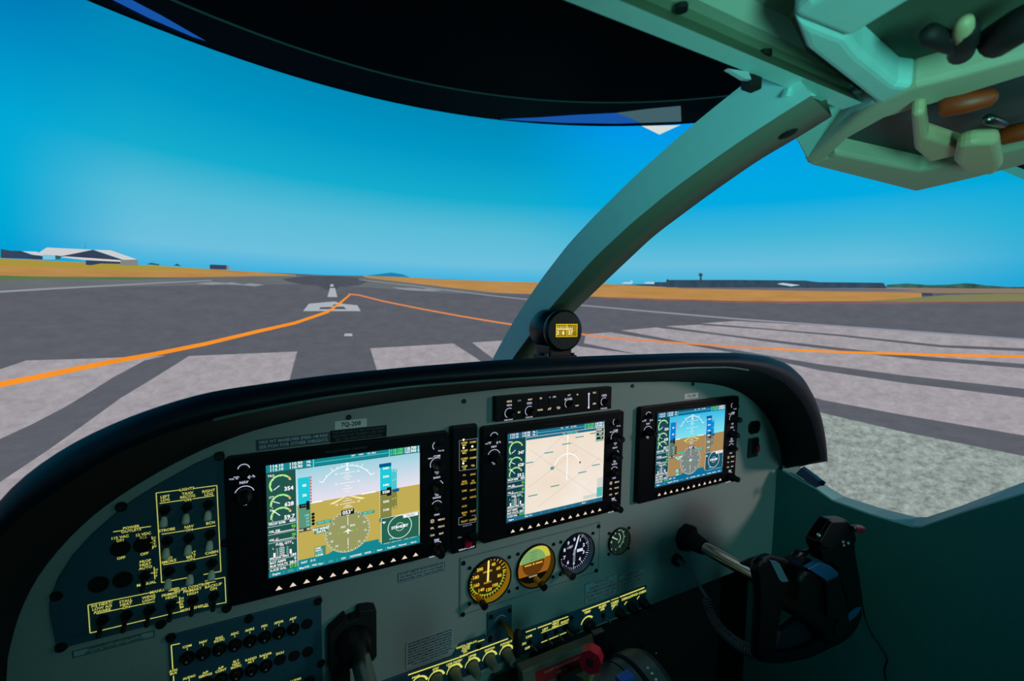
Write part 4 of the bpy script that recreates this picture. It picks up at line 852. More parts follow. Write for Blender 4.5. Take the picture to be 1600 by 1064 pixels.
def f_att(mb, c, r, Y):
    E1 = emi('dial_sky_green', (120, 166, 104)); E2 = emi('dial_sky_yellow', (196, 196, 72)); E3 = emi('dial_earth', (150, 92, 26)); E4 = emi('dial_earth_dark', (92, 54, 16)); E5 = emi('dial_black', (10, 9, 7))
    def half(m, a0, a1, rr, dy): mb.quad([c + Vector((rr * math.cos(math.radians(a0 + (a1 - a0) * i / 20)), -dy, rr * math.sin(math.radians(a0 + (a1 - a0) * i / 20)))) for i in range(21)], m)
    half(E2, 10, 175, r, 0); half(E3, 175, 370, r, 0); half(E1, 10, 175, r * .72, .0003); half(E4, 175, 370, r * .62, .0003); half(E5, 215, 325, r, .0005)
    ticks(mb, c, r * .8, r * .96, (90, 75, 60, 105, 45, 30), .0009, E_gy)
    for k in range(4): rect(mb, c.x - r * .18, c.z + r * (.2 + .12 * k), c.x + r * .18, c.z + r * (.215 + .12 * k), c.y - .0005, E5)
    mb.box((c.x - r * .5, c.y - .0014, c.z - r * .05), (c.x - r * .12, c.y - .0009, c.z), E_gy); mb.box((c.x + r * .12, c.y - .0014, c.z - r * .05), (c.x + r * .5, c.y - .0009, c.z), E_gy); disc(mb, c - Vector((0, .0014, r * .02)), r * .05, E_gy, 10)
    rect(mb, c.x - r * .25, c.z - r * .68, c.x + r * .22, c.z - r * .60, c.y - .0009, emi('dial_grey_text', (150, 140, 120)))
def f_alt(mb, c, r, Y):
    EB = emi('dial_blue_black', (12, 14, 24)); EWH = emi('dial_blue_white', (206, 216, 240)); disc(mb, c, r, EB)
    ticks(mb, c, r * .84, r * .96, [90 - k * 7.2 for k in range(50)], .0006, EWH); ticks(mb, c, r * .78, r * .96, [90 - k * 36 for k in range(10)], .0012, EWH)
    for k in range(10):
        t = math.radians(90 - 36 * k); text(mb, str(k), c + Vector((math.cos(t) * r * .63, -.0005, math.sin(t) * r * .63)), r * .17, EWH, bold=.04)
    text(mb, 'ALT', c + Vector((-r * .2, -.0005, r * .3)), r * .1, EWH); rect(mb, c.x + r * .18, c.z - r * .1, c.x + r * .55, c.z + r * .06, c.y - .0005, EWH); rect(mb, c.x - r * .45, c.z + r * .2, c.x - r * .15, c.z + r * .32, c.y - .0004, emi('dial_mid', (110, 116, 130)))
    needle(mb, c, 72, r * .88, r * .08, EWH); needle(mb, c, -92, r * .6, r * .13, emi('dial_mid', (0, 0, 0)))
def f_clk(mb, c, r, Y):
    EB = emi('dial_green_black', (22, 38, 34)); EWH = emi('dial_pale_green', (176, 206, 176)); disc(mb, c, r, EB)
    ticks(mb, c, r * .8, r * .95, [k * 30 for k in range(12)], .0009, EWH)
    arc(mb, c - Vector((0, .0004, 0)), r * .72, 60, 200, .0016, EWH); arc(mb, c - Vector((0, .0004, 0)), r * .45, -60, 60, .0014, EWH); arc(mb, c - Vector((0, .0004, 0)), r * .8, -70, 60, .0028, emi('dial_mid_green', (84, 112, 92)))
    for a_, s in ((150, '10'), (100, '5'), (200, '0')): t = math.radians(a_); text(mb, s, c + Vector((math.cos(t) * r * .5, -.0005, math.sin(t) * r * .5)), r * .2, EWH)
    needle(mb, c, 150, r * .7, r * .08, EWH)
M_ambrim = E_gyd
g1, c = gauge('airspeed_gauge', 'round airspeed gauge glowing amber, leftmost of the row', 315, 513, .0405, E_gyd, f_asi)
def gknob(root, u, v, r, L, m, name='setting_knob', m2=M_black):
    c = P(*c6(u, v), YP - .0015); mb = MB(); mb.cyl(c, c - Vector((0, L * .62, 0)), r * .8, m, seg=18); mb.cyl(c - Vector((0, L * .6, 0)), c - Vector((0, L, 0)), r, m2, seg=18); mb.build(name, root)
M_ambplastic = mat('amber_stem', (235, 165, 30), .4)
gknob(g1, 225, 640, .0060, .030, M_ambplastic)
g2, c = gauge('attitude_gauge', 'round attitude gauge with yellow-green sky and brown ground', 664, 405, .0405, emi('dial_rim_dim', (60, 46, 10)), f_att)
gknob(g2, 665, 505, .0062, .030, M_ambplastic)
g3, c = gauge('altimeter', 'round altimeter with white figures on a black dial', 974, 312, .0405, mat('pale_rim', (120, 140, 160), .25), f_alt)
gknob(g3, 880, 430, .0072, .028, M_steel, m2=M_steel)
g4, c = gauge('clock_gauge', 'smallest round gauge at the right end of the gauge row', 1293, 217, .0275, mat('green_rim', (96, 120, 100), .3), f_clk, Y=YP)

# --- small handle plate (fuel or air control)
hp = thing('pull_handle', 'small dark plate with a brass stem and long black handle below the gauges', 'handle', P(781, 980, YF))
q = [P(762, 958, YF), P(800.5, 946, YF), P(800, 995, YF), P(762, 1003, YF)]
mb = MB(); mb.box((q[0].x, YF, (q[2].z + q[3].z) / 2), (q[1].x, YP, (q[0].z + q[1].z) / 2), M_plate); mb.build('plate', hp, bevel=.0015)
mb = MB(); arc(mb, P(782, 971, YF - .0003), .011, 30, 160, .0009, M_inkgrey); mb.build('arc_mark', hp, fix=False)
for x, y in ((767, 964), (796, 954), (766, 996)): screw(hp, x, y, YF, .0042)
s0 = P(783, 970, YF); s1 = s0 + Vector((.002, -.052, .001)); mb = MB(); mb.cyl(s0, s1, .0042, M_brass, seg=16); mb.build('stem', hp, 'brass coloured stem')
hc = s1 + Vector((0, -.004, -.004)); mb = MB(); mb.tube([hc + Vector((0, 0, z)) for z in (.024, .022, .015, 0, -.015, -.022, -.024)], [.002, .0050, .0072, .0078, .0072, .0050, .002], M_rubber, 16); mb.build('handle', hp)

# --- lower switch strip
ls = thing('lower_switch_strip', 'long low dark blue strip of dimmer knobs and switches along the panel bottom', 'switch panel', P(800, 1010, YF))
sx = [P(x, y, YF) for x, y in ((596, 1063), (711, 1026), (719, 1006), (756, 992.4), (1009, 912.7))]
zt, zb, zs = .617, .571, .634
xe = P(1010, 930, YF).x
mb = MB(); mb.prism([(.13, YF, zt), (.310, YF, zt), (.322, YF, zs), (.368, YF, zs), (.385, YF, zt), (xe, YF, zt), (xe, YF, zb), (.13, YF, zb)], (0, .003, 0), M_plate); mb.build('face_plate', ls, bevel=.0012)
st = MB()
def c7(u, v): return (520 + u / 3.137, 900 + v / 3.137)
def l7(a, b, wd=1.6, f=c7): line(st, f(*a), f(*b), wd, YL, E_yel)
def c8(u, v): return (800 + u / 6.957, 890 + v / 6.957)
def c9(u, v): return (600 + u / 7.27, 960 + v / 7.27)
l7((275, 688), (850, 490), 2, c9); l7((950, 445), (1410, 275), 2, c9); l7((860, 485), (945, 450), 1.4, c9); l7((1065, 310), (1140, 285), 1.6, c9)
def t9(s, u, v, h=22): wtext(st, s, *c9(u, v), h / 7.27, YL, E_yel, bold=.04)
for s, u, v in (('PANEL', 367, 708), ('STBY\nIND', 588, 618), ('LWR PANEL/\nPEDESTAL', 800, 545), ('UPPER\nPANEL', 1005, 470), ('SWITCH\nPANEL', 1200, 395), ('AVIONICS\nPANEL', 1388, 325), ('CABIN/', 905, 468)): t9(s, u, v)
for k, s in enumerate(('DIGITAL DISPLAYS', 'FLOOD', 'LIGHTS', 'ON')): t9(s, 940 - k * 6, 345 + k * 27, 20)
for (u, v) in ((400, 770), (595, 705), (800, 632), (1005, 560), (1200, 482), (1390, 412)):
    c = P(*c9(u, v), YL) + Vector((0, 0, -.004)); arc(st, c, .0135, 15, 175, lambda t: .0012 + .0028 * (1 - t), E_yel, n=18)
    knob(ls, c + Vector((0, .0004, 0)), .0100, .026, M_knobgrey, 'dimmer_knob', mark=False, r2=.0068)
def t8(s, u, v, h=24): wtext(st, s, *c8(u, v), h / 6.957, YL, E_yel, bold=.04)
l7((150, 680), (262, 640), 1.6, c8); l7((280, 635), (430, 580), 1.8, c8); l7((440, 570), (610, 510), 1.6, c8); l7((318, 688), (610, 575), 1.2, c8); l7((318, 793), (590, 682), 1.4, c8); l7((765, 450), (1065, 340), 2, c8); l7((1080, 332), (1160, 303), 1.4, c8); l7((1172, 298), (1440, 195), 2, c8)
for s, u, v in (('LWR', 186, 728), ('ON', 128, 808), ('OFF', 168, 853), ('LEFT', 362, 648), ('VENT\nHEAT', 475, 585), ('RIGHT', 575, 565), ('TEMP', 820, 462), ('BLEED\nAIR', 985, 400), ('CABIN\nHEAT', 1117, 355), ('DEFROST', 1252, 308), ('FWD CABIN', 1382, 258)): t8(s, u, v)
c = P(*c8(820, 590), YL); arc(st, c, .015, 40, 170, lambda t: .004 - .002 * t, E_yel, n=16)
for (u, v) in ((1105, 425), (1240, 372), (1375, 312)): arc(st, P(*c8(u + 25, v + 25), YL), .012, 110, 150, .0022, E_yel, n=6)
st.build('lettering', ls, 'yellow lettering, lines and dimmer arcs', fix=False)
knob(ls, P(*c8(825, 592), YF), .0115, .022, M_black)
for (u, v) in ((1170, 462), (1300, 405), (1425, 355)): knob(ls, P(*c8(u - 12, v - 8), YF), .0100, .020, M_black)
for (u, v) in ((190, 785), (360, 720), (475, 672), (575, 630), (985, 492)): toggle(ls, *c8(u, v), s=.72, lever=(.004, -.026, -.006))
for (u, v) in ((645, 522), ): screw(ls, *c8(u, v), YF, .0042)
screw(ls, *c9(1075, 360), YF, .005)

# --- right hand end of the panel: jack, rocker
jk = thing('jack_plate', 'small black octagonal jack plate right of the right-hand display', 'jack plate', P(1178, 667, YP))
c = P(1177.8, 667.3, YP); mb = MB(); hw, hh = .021, .0155
mb.prism([c + Vector((a_ * hw, -.003, b_ * hh)) for a_, b_ in ((-1, -.5), (-.6, -1), (.6, -1), (1, -.5), (1, .5), (.6, 1), (-.6, 1), (-1, .5))], (0, .003, 0), M_black); mb.build('plate', jk, bevel=.0008)
for a_ in (-.45, .4): mb = MB(); mb.cyl(c + Vector((a_ * hw, -.003, -.002)), c + Vector((a_ * hw, -.007, -.002)), .0042, M_steel, seg=14); mb.build('jack_socket', jk)
for a_, b_ in ((-.1, .6), (.75, -.3)): mb = MB(); mb.cyl(c + Vector((a_ * hw, -.003, b_ * hh)), c + Vector((a_ * hw, -.0045, b_ * hh)), .0022, M_steel, seg=10); mb.build('screw', jk)
rk = thing('rocker_switch', 'black guarded rocker switch with a red face under the jack plate', 'switch', P(1176, 699, YP))
q = [P(x, y, YP) for x, y in ((1169, 684.6), (1184, 682.7), (1181, 712.8), (1167, 715))]; x0, x1, z1, z0 = (q[0].x + q[3].x) / 2, (q[1].x + q[2].x) / 2, (q[0].z + q[1].z) / 2, (q[2].z + q[3].z) / 2
mb = MB(); mb.box((x0, YP - .004, z0), (x1, YP, z1), mat('rocker_frame', (40, 44, 46), .5)); mb.build('frame', rk, bevel=.001)
mb = MB(); mb.box((x0 + .012, YP - .007, z0 + .010), (x1 - .003, YP - .004, z1 - .003), M_black); mb.build('cavity', rk)
mb = MB(); mb.box((x1 - .013, YP - .010, z0 + .014), (x1 - .002, YP - .007, z0 + .029), M_red); mb.build('rocker', rk, 'red rocker', bevel=.001)

# ------------------------------------------------------------------ standby compass
fc = P(882.6, 516.7, -.02); R0 = .0355
cp = thing('standby_compass', 'black round standby compass with a glowing yellow window on top of the glareshield', 'compass', (fc.x, .02, 1.10))
ax = Vector((.06, 1, 0)).normalized()
mb = MB(); mb.cyl(fc, fc + ax * .072, R0, M_black, seg=48, prof=[(0, R0 * .90), (.03, R0), (.16, R0), (.165, R0 * .97), (.19, R0 * .97), (.2, R0 * 1.0), (.9, R0 * .99), (1, R0 * .9)]); mb.build('body', cp)
wn = MB(); W0, H0 = .0212, .0110; YW = fc.y - .0006
wc = fc + Vector((.003, 0, .0005))
rect(wn, wc.x - W0, wc.z - H0, wc.x + W0, wc.z + H0, YW, emi('compass_window', (120, 98, 12), rgb2=(176, 148, 30), scale=90, detail=2))
EY = emi('compass_glow_edge', (240, 206, 40)); EWc = emi('compass_figures', (255, 246, 190))
for (a0, b0, a1, b1) in ((-W0, H0 - .0009, W0, H0), (-W0, -H0, W0, -H0 + .0009), (-W0, -H0, -W0 + .0012, H0), (W0 - .0009, -H0, W0, H0), (-.0007, -H0, .0007, H0)): rect(wn, wc.x + a0, wc.z + b0, wc.x + a1, wc.z + b1, YW - .0002, EY)
for k in range(14): rect(wn, wc.x - .0194 + k * .00234, wc.z + .0020, wc.x - .0187 + k * .00234, wc.z + (.0070 if k % 2 else .0050), YW - .0003, EWc)
rect(wn, wc.x - .0194, wc.z + .0016, wc.x + .0117, wc.z + .0027, YW - .0003, EWc); text(wn, '6', (wc.x - .0068, YW - .0003, wc.z - .0041), .0070, EWc, bold=.03); text(wn, '37', (wc.x + .0072, YW - .0003, wc.z - .0041), .0070, EWc, bold=.02); text(wn, '3', (wc.x - .0175, YW - .0003, wc.z - .0041), .0070, EWc)
rv = Vector((ax.y, -ax.x, 0)); wn.v = [fc + rv * (v.x - fc.x) - ax * (fc.y - v.y + .0006) + Vector((0, 0, v.z - fc.z)) for v in wn.v]
wn.build('window', cp, 'glowing yellow window with white figures', fix=False)
mb = MB(); bz = P(872, 557, .005).z; mb.box((fc.x - .023, -.010, bz), (fc.x + .023, .036, fc.z - R0 * .75), M_black); mb.build('base', cp, bevel=.003)
mb = MB(); mb.box((fc.x - .033, -.014, bz - .003), (fc.x + .031, .030, bz + .0035), M_black); f_ = mb.build('foot', cp, bevel=.0012)
for dx, dy in ((-.028, -.008), (.026, -.008), (-.028, .020), (.026, .020)): mb = MB(); mb.cyl((fc.x + dx, dy, bz + .002), (fc.x + dx, dy, bz + .007), .0032, M_steel if dx < 0 else M_screw, seg=12); mb.build('foot_screw', cp)

# ------------------------------------------------------------------ windshield post, header, overhead console
LE = [(752, 596), (766, 568), (780, 541), (810, 489), (845, 437), (888, 381), (931, 335), (996, 271), (1082, 195), (1165, 128), (1222, 86)]
ME = [(776, 606), (790, 580), (802, 560), (858, 485), (927, 407), (987, 351), (1057, 294), (1147, 230), (1221, 182), (1270, 152)]
RE = [(815, 606), (828, 580), (840, 558), (897, 487), (953, 433), (1022, 368), (1104, 307), (1190, 247), (1237, 221), (1300, 182)]
def resx(px, n, X):
    pts = [on(0, X, x, y) for x, y in px]; d = [0]
    for a, b in zip(pts, pts[1:]): d.append(d[-1] + (b - a).length)
    o = []
    for i in range(n):
        t = d[-1] * i / (n - 1); k = 0
        while k < len(d) - 2 and d[k + 1] < t: k += 1
        o.append(pts[k].lerp(pts[k + 1], (t - d[k]) / (d[k + 1] - d[k] + 1e-9)))
    return smooth(o, 3)
XA, XB = .50, .56
n = 60; le, me_, re_ = resx(LE, n, XA), resx(ME, n, XA), resx(RE, n, XB)
ri = [a + Vector((XB - XA, 0, 0)) for a in le]
post = thing('windshield_post', 'curved grey windshield post rising from behind the compass to the overhead', 'windshield post', (.53, .2, 1.07))
mb = MB()
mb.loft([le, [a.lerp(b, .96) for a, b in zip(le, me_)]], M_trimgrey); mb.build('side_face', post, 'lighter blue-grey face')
mb = MB(); mb.loft([[a.lerp(b, .96) for a, b in zip(le, me_)], me_, re_, ri, le], mat('post_underside_shaded', (104, 112, 96), .6)); mb.build('underside', post, 'underside with shade painted in as darker olive')  # painted shade: darker trim colour on the side away from the screen light
# header beam above the windshield
prof = [on(1, -.38, 1100, 86), on(2, 1.412, 1100, 56), on(2, 1.432, 1100, 40), on(2, 1.437, 1100, 24), on(2, 1.437, 1100, 4), on(2, 1.45, 1100, -40)]
hd = thing('windshield_header', 'pale grey-green header beam crossing the cockpit above the windshield', 'header beam', (.1, -.40, 1.41))
hx0, hx1 = -.35, .60
def xrow(p, z=None): return [Vector((hx0 + (hx1 - hx0) * i / 30, p.y, p.z)) for i in range(31)]
rows = [xrow(Vector((0, -.36, 1.455))), xrow(prof[0] + Vector((0, .002, .004))), xrow(prof[0]), xrow(prof[1])]
mb = MB(); mb.loft(rows, M_trimgrey, False); mb.build('front_beam', hd)
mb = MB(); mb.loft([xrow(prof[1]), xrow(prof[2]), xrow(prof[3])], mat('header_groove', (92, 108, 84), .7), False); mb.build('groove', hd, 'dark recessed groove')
mb = MB(); mb.loft([xrow(prof[3]), xrow(prof[4]), xrow(prof[5]), xrow(Vector((0, -1.5, 1.47))), xrow(Vector((0, -1.5, 1.49))), xrow(Vector((0, -.36, 1.475))), xrow(Vector((0, -.36, 1.455)))], mat('headliner', (160, 176, 156), .8), False); mb.build('headliner', hd)
c = on(0, XB - .02, 1222, 206); mb = MB(); mb.ball(c, (.012, .016, .007), M_rubber); mb.build('latch', post, 'black latch near the top')
for x, y, z in ((1197, 80, 1.430), (1065, 8, 1.430)): c = on(2, z, x, y); mb = MB(); mb.cyl(c, c + Vector((0, 0, -.004)), .005, M_rubber, seg=14); mb.build('trim_screw', hd)
# clips at the top of the post
for x, y in ((1174, 130), (1236, 142)):
    c = on(1, -.375, x, y); mb = MB(); mb.box(c + Vector((-.008, -.006, -.006)), c + Vector((.008, .006, .006)), M_rubber); o = mb.build('black_clip', hd, bevel=.002)
def pz(l): return [on(2, z, x, y) for x, y, z in l]
mb = MB(); mb.prism([on(1, -.385, x, y) for x, y in ((1228, 150), (1234, 136), (1268, 117), (1278, 119), (1276, 150))], (0, .006, 0), M_trimgrey); mb.build('corner_bracket', hd, bevel=.001)
mb = MB(); mb.prism([on(1, -.383, x, y) for x, y in ((1137, 107), (1170, 112), (1174, 124), (1164, 123))], (0, .004, 0), mat('sky_lit_trim', (170, 200, 205), .3)); mb.build('corner_tab', hd)
oc = thing('overhead_console', 'chunky grey-green overhead console with two recessed openings, close to the camera', 'overhead console', (.75, -.38, 1.40))
Zc = 1.40
M_rim = mat('console_rim', (176, 184, 156), .6)
def bar(name, px, zlow=Zc, th=.03, m=M_trimgrey, label=None, bev=.006, parent=oc):
    mb = MB(); mb.prism([on(2, zlow, x, y) for x, y in px], (0, 0, th), m); return mb.build(name, parent, label, bevel=bev, seg=3)
mb = MB(); fpts = pz([(1262, 258, 1.40), (1372, 160, 1.40), (1347, 134, 1.425), (1330, 146, 1.43), (1250, 147, 1.44), (1220, 180, 1.425)]); mb.prism(fpts, (.03, -.002, .02), M_trimgrey); mb.build('front_cheek', oc, 'pale front corner of the console', bevel=.006, seg=3)
bar('lower_rim', [(1262, 258), (1430, 300), (1530, 277), (1700, 232), (1700, 205), (1500, 256), (1440, 268), (1305, 240), (1292, 248)], m=mat('console_rim', (0, 0, 0)))
bar('dividing_rim', [(1258, 252), (1262, 259), (1292, 249), (1330, 215), (1385, 185), (1500, 152), (1720, 84), (1720, 56), (1500, 118), (1430, 136), (1372, 160), (1330, 192)], m=mat('console_rim', (176, 184, 156), .6))
bar('upper_rim', [(1238, 28), (1258, 78), (1372, 166), (1430, 137), (1402, 134), (1345, 88), (1325, 62)]); bar('upper_rim', [(1238, 28), (1262, 6), (1330, -30), (1500, -110), (1540, -60), (1420, 5), (1325, 62)])
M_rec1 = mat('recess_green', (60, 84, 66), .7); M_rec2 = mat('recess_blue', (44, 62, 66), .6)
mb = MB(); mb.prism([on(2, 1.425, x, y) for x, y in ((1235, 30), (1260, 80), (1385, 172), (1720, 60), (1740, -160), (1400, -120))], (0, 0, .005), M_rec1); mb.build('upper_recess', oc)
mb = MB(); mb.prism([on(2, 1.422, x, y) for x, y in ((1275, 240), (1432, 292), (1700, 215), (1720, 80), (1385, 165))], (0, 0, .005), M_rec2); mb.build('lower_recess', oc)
def handle(px, z, th, name, label, m, bev=.006):
    mb = MB(); mb.prism([on(2, z, x, y) for x, y in px], (0, 0, th), m); return mb.build(name, oc, label, bevel=bev, seg=3)
handle([(1423, 182), (1445, 178), (1450, 215), (1505, 232), (1500, 243), (1450, 255), (1428, 235)], 1.385, .018, 'selector_handle', 'cream angled handle', M_cream)
handle([(1495, 232), (1520, 226), (1560, 225), (1566, 262), (1552, 276), (1505, 270), (1490, 255)], 1.375, .018, 'selector_handle', 'lower cream handle', M_cream)
def lever(p0, p1, r, name, label, m):
    a, b = on(2, 1.395, *p0), on(2, 1.395, *p1); mb = MB(); mb.tube([a, a.lerp(b, .1), a.lerp(b, .5), a.lerp(b, .9), b], [r * .5, r, r, r * .8, r * .3], m, 14); return mb.build(name, oc, label)
lever((1465, 168), (1560, 150), .010, 'pointer', 'orange-brown pointer', M_orange); lever((1560, 214), (1640, 196), .010, 'pointer', 'second orange-brown pointer', M_orange)
lever((1445, 50), (1505, 78), .007, 'toggle_lever', 'black lever', M_rubber); lever((1500, 88), (1515, 40), .008, 'toggle_lever', 'short black lever', M_rubber); lever((1462, 70), (1500, 52), .006, 'toggle_lever', 'second black lever', M_rubber); lever((1503, 60), (1508, 30), .006, 'cream_toggle', 'small cream toggle', M_cream)
lever((1545, 70), (1640, 10), .012, 'toggle_lever', 'broad black lever', M_rubber); lever((1540, 185), (1572, 195), .005, 'lever_shaft', None, M_steel)
dw = thing('door_frame_strip', 'narrow grey door frame strip at the right edge below the overhead console', 'frame strip', (1.15, -.2, 1.4))
mb = MB(); a, b = on(0, 1.17, 1400, 196), on(0, 1.17, 1900, 408); mb.prism([a, b, b + Vector((0, -.01, .06)), a + Vector((0, -.01, .05))], (.03, 0, 0), M_trimgrey); mb.build('strip', dw)
mb = MB(); mb.prism([a + Vector((-.002, -.004, .012)), b + Vector((-.002, -.004, .014)), b + Vector((-.002, -.01, .05)), a + Vector((-.002, -.01, .04))], (.002, 0, 0), M_black); mb.build('seal', dw, 'black rubber seal')

# ------------------------------------------------------------------ side walls, bulkhead
XW = 1.172
low = [(1222, 735), (1245, 749), (1275, 765), (1300, 783), (1360, 805), (1425, 824), (1440, 824), (1500, 803), (1600, 772), (1750, 728)]
upp = [(1222, 712), (1250, 730), (1290, 758), (1320, 776), (1380, 795), (1432, 808), (1448, 808), (1500, 791), (1600, 753), (1750, 700)]
lo = [on(0, XW, x, y) for x, y in low]; up = [on(0, XW + .045, x, y) for x, y in upp]
wp = [Vector((XW, .07, lo[0].z))] + [Vector(p) for p in lo] + [Vector((XW, -1.6, lo[-1].z + .06)), Vector((XW, -1.6, 0)), Vector((XW, .07, 0))]
mb = MB(); mb.prism(wp, (.04, 0, 0), M_wall); wr = mb.build('wall_right', kind='structure', label='dark grey-green cabin side wall under the right window')
mb = MB(); mb.box((XW, .07, 0), (XW + .04, .15, .79), M_dark); mb.build('trim_3', kind='structure', label='black end of the cabin wall beside the footwell')
mb = MB(); mb.loft([lo, [a + Vector((.002, 0, .003)) for a in lo], up, [a - Vector((0, 0, .05)) for a in up]], mat('sill_trim', (176, 232, 226), .5), False); mb.prism([lo[-1], up[-1], up[-1] + Vector((0, -1.0, .04)), lo[-1] + Vector((0, -1.0, .06))], (0, 0, -.03), MATS['sill_trim']); mb.build('windowsill', label='pale grey right windowsill dipping to a point', cat='windowsill')
mb = MB(); s4 = [on(0, XW + .004, x, y) for x, y in ((1243, 740), (1275, 762), (1287, 757), (1252, 731))]; mb.prism(s4, (.012, 0, .002), mat('blue_sheen', (40, 96, 140), .25)); o = mb.build('sill_bracket', label='short strip at the front end of the windowsill, blue reflection painted in', cat='bracket')  # blue colour paints a reflection on the dark sill end
mb = MB(); mb.cyl(on(0, XW - .0, 1284, 755), on(0, XW - .012, 1284, 755), .006, M_rubber, seg=12); mb.build('rubber_stop', label='small black rubber stop on the windowsill', cat='stop')
mb = MB(); mb.box((-.30, -1.6, 0), (-.262, .05, .86), M_wall); mb.build('wall_left', kind='structure')
mb = MB(); bk = [Vector((p.x, .15, p.z - .006)) for p in back]; mb.prism(bk + [Vector((1.21, .15, .70)), Vector((1.21, .15, 0)), Vector((-.35, .15, 0))], (0, .01, 0), M_dark); mb.build('wall_front', kind='structure', label='black bulkhead closing the footwell')

# ------------------------------------------------------------------ yokes
YS = -.27
sr_ = P(1070, 838, YP)
M_yoke = mat('yoke_black', (5, 5, 7), .42, spec=.35)
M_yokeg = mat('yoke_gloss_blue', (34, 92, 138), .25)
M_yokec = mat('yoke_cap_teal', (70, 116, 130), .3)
def collar(c, label, side):
    r = thing('shaft_collar', label, 'collar', c)
    mb = MB()
    if side == 'r':
        mb.cyl(c, c + Vector((0, -.012, 0)), .030, M_rubber, seg=8, smooth=False); mb.cyl(c + Vector((0, -.010, 0)), c + Vector((0, -.052, 0)), .023, M_rubber, r1=.0155, seg=24)
        mb.build('boot', r)
    else:
        hw, h1, h0 = .033, .043, -.040
        mb.prism([c + Vector((a, -.020, b)) for a, b in ((-hw, h0 + .006), (-hw + .006, h0), (hw - .006, h0), (hw, h0 + .006), (hw, h1 - .004), (hw - .01, h1), (.008, h1 + .002), (.006, h1 - .008), (-.008, h1 - .010), (-.010, h1 - .002), (-hw, h1 - .018))], (0, .020, 0), M_rubber)
        mb.build('boot', r, bevel=.002)
        mb = MB(); mb.cyl(c + Vector((0, -.018, 0)), c + Vector((0, -.042, 0)), .027, M_black, r1=.019, seg=28); mb.build('sleeve', r)
        mb = MB(); mb.box(c + Vector((-.03, -.030, -.062)), c + Vector((-.006, -.006, -.036)), M_rubber); mb.build('lower_bracket', r, bevel=.002)
    return r
collar(sr_, 'black collar where the right yoke shaft enters the panel', 'r')
sl_ = P(549, 990, YP); collar(sl_, 'large black collar of the left yoke shaft below the left display', 'l')
yl = thing('left_control_yoke', 'polished shaft of the left yoke running out of the bottom of the photo', 'control yoke', (sl_.x, -.2, sl_.z))
mb = MB(); mb.cyl(sl_ + Vector((.006, -.02, -.012)), sl_ + Vector((.006, -.30, -.012)), .0130, M_chrome, seg=32); mb.build('shaft', yl, 'polished steel shaft')
hcb = sl_ + Vector((.006, -.30, -.012)); mb = MB(); mb.box(hcb + Vector((-.045, -.05, -.05)), hcb + Vector((.045, 0, .04)), M_yoke); mb.build('hub', yl, bevel=.012, seg=3)
mb = MB(); mb.tube([hcb + Vector((a, -.025, b)) for a, b in ((-.15, .11), (-.155, .02), (-.14, -.05), (-.08, -.075), (0, -.06), (.08, -.075), (.14, -.05), (.155, .02), (.15, .11))], [.017, .019, .017, .016, .02, .016, .017, .019, .017], M_yoke, 14); mb.build('wheel', yl)

yk = thing('right_control_yoke', 'black control yoke with two horns on a steel shaft at the right', 'control yoke', (.95, YS, .6))
sh0 = sr_ + Vector((0, -.045, 0)); mb = MB(); mb.cyl(sh0, sr_ + Vector((0, -.265, 0)), .0125, M_chrome, seg=32); mb.build('shaft', yk, 'polished steel shaft')
def cy(u, v): return (1150 + u / 4.2545, 800 + v / 4.2545)
def yp(name, px, Y, th, m=M_yoke, bev=.006, label=None, par=yk, seg=3):
    mb = MB(); mb.prism([P(*cy(u, v), Y) for u, v in px], (0, th, 0), m); return mb.build(name, par, label, bevel=bev, seg=seg)
yp('rim', [(140, 955), (165, 1000), (240, 1018), (350, 1012), (480, 985), (560, 952), (640, 912), (700, 885), (765, 838), (815, 770), (845, 690), (846, 620), (800, 610), (740, 690), (650, 760), (600, 800), (568, 838), (500, 885), (400, 922), (275, 942), (235, 925)], YS, .016, bev=.005)
yp('dish', [(270, 940), (262, 890), (300, 800), (385, 738), (450, 700), (560, 760), (572, 836), (500, 880), (400, 918)], YS + .008, .012, mat('yoke_dish', (20, 30, 42), .3), bev=.002)
lh = yp('left_horn', [(140, 400), (150, 350), (190, 312), (218, 318), (300, 395), (358, 474), (345, 540), (322, 620), (292, 760), (272, 900), (262, 990), (180, 1005), (142, 960), (152, 800), (163, 600), (158, 500)], YS - .006, .014, bev=.005)
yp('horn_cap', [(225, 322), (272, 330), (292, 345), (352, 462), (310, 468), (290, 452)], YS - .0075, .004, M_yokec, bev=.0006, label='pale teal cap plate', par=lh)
yp('crossbar', [(50, 360), (120, 325), (235, 290), (350, 325), (480, 380), (470, 470), (400, 500), (345, 478), (200, 400)], YS + .012, .012, bev=.004)
hub = yp('hub', [(392, 690), (412, 600), (425, 470), (460, 395), (560, 345), (690, 405), (702, 470), (735, 560), (745, 640), (762, 740), (745, 800), (700, 852), (640, 908), (590, 862), (560, 790), (440, 730)], YS - .014, .045, bev=.008)
yp('hub_panel', [(600, 462), (690, 420), (705, 500), (740, 600), (752, 700), (700, 720), (610, 700)], YS - .019, .006, M_black, bev=.002, par=hub)
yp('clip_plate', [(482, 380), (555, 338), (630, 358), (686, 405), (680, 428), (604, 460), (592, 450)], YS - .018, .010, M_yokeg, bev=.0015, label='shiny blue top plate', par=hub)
c = P(*cy(692, 770), YS - .016); mb = MB(); mb.cyl(c + Vector((0, .004, 0)), c, .0155, M_black, seg=32); arc(mb, c - Vector((0, .0006, 0)), .0145, 0, 360, .0006, mat('dark_grey_line', (44, 48, 54), .4)); [arc(mb, c + Vector((0, -.0007, -.004 + k * .004)), .008, 30, 150, .0007, MATS['dark_grey_line']) for k in range(3)]; mb.build('emblem_disc', hub, fix=False)
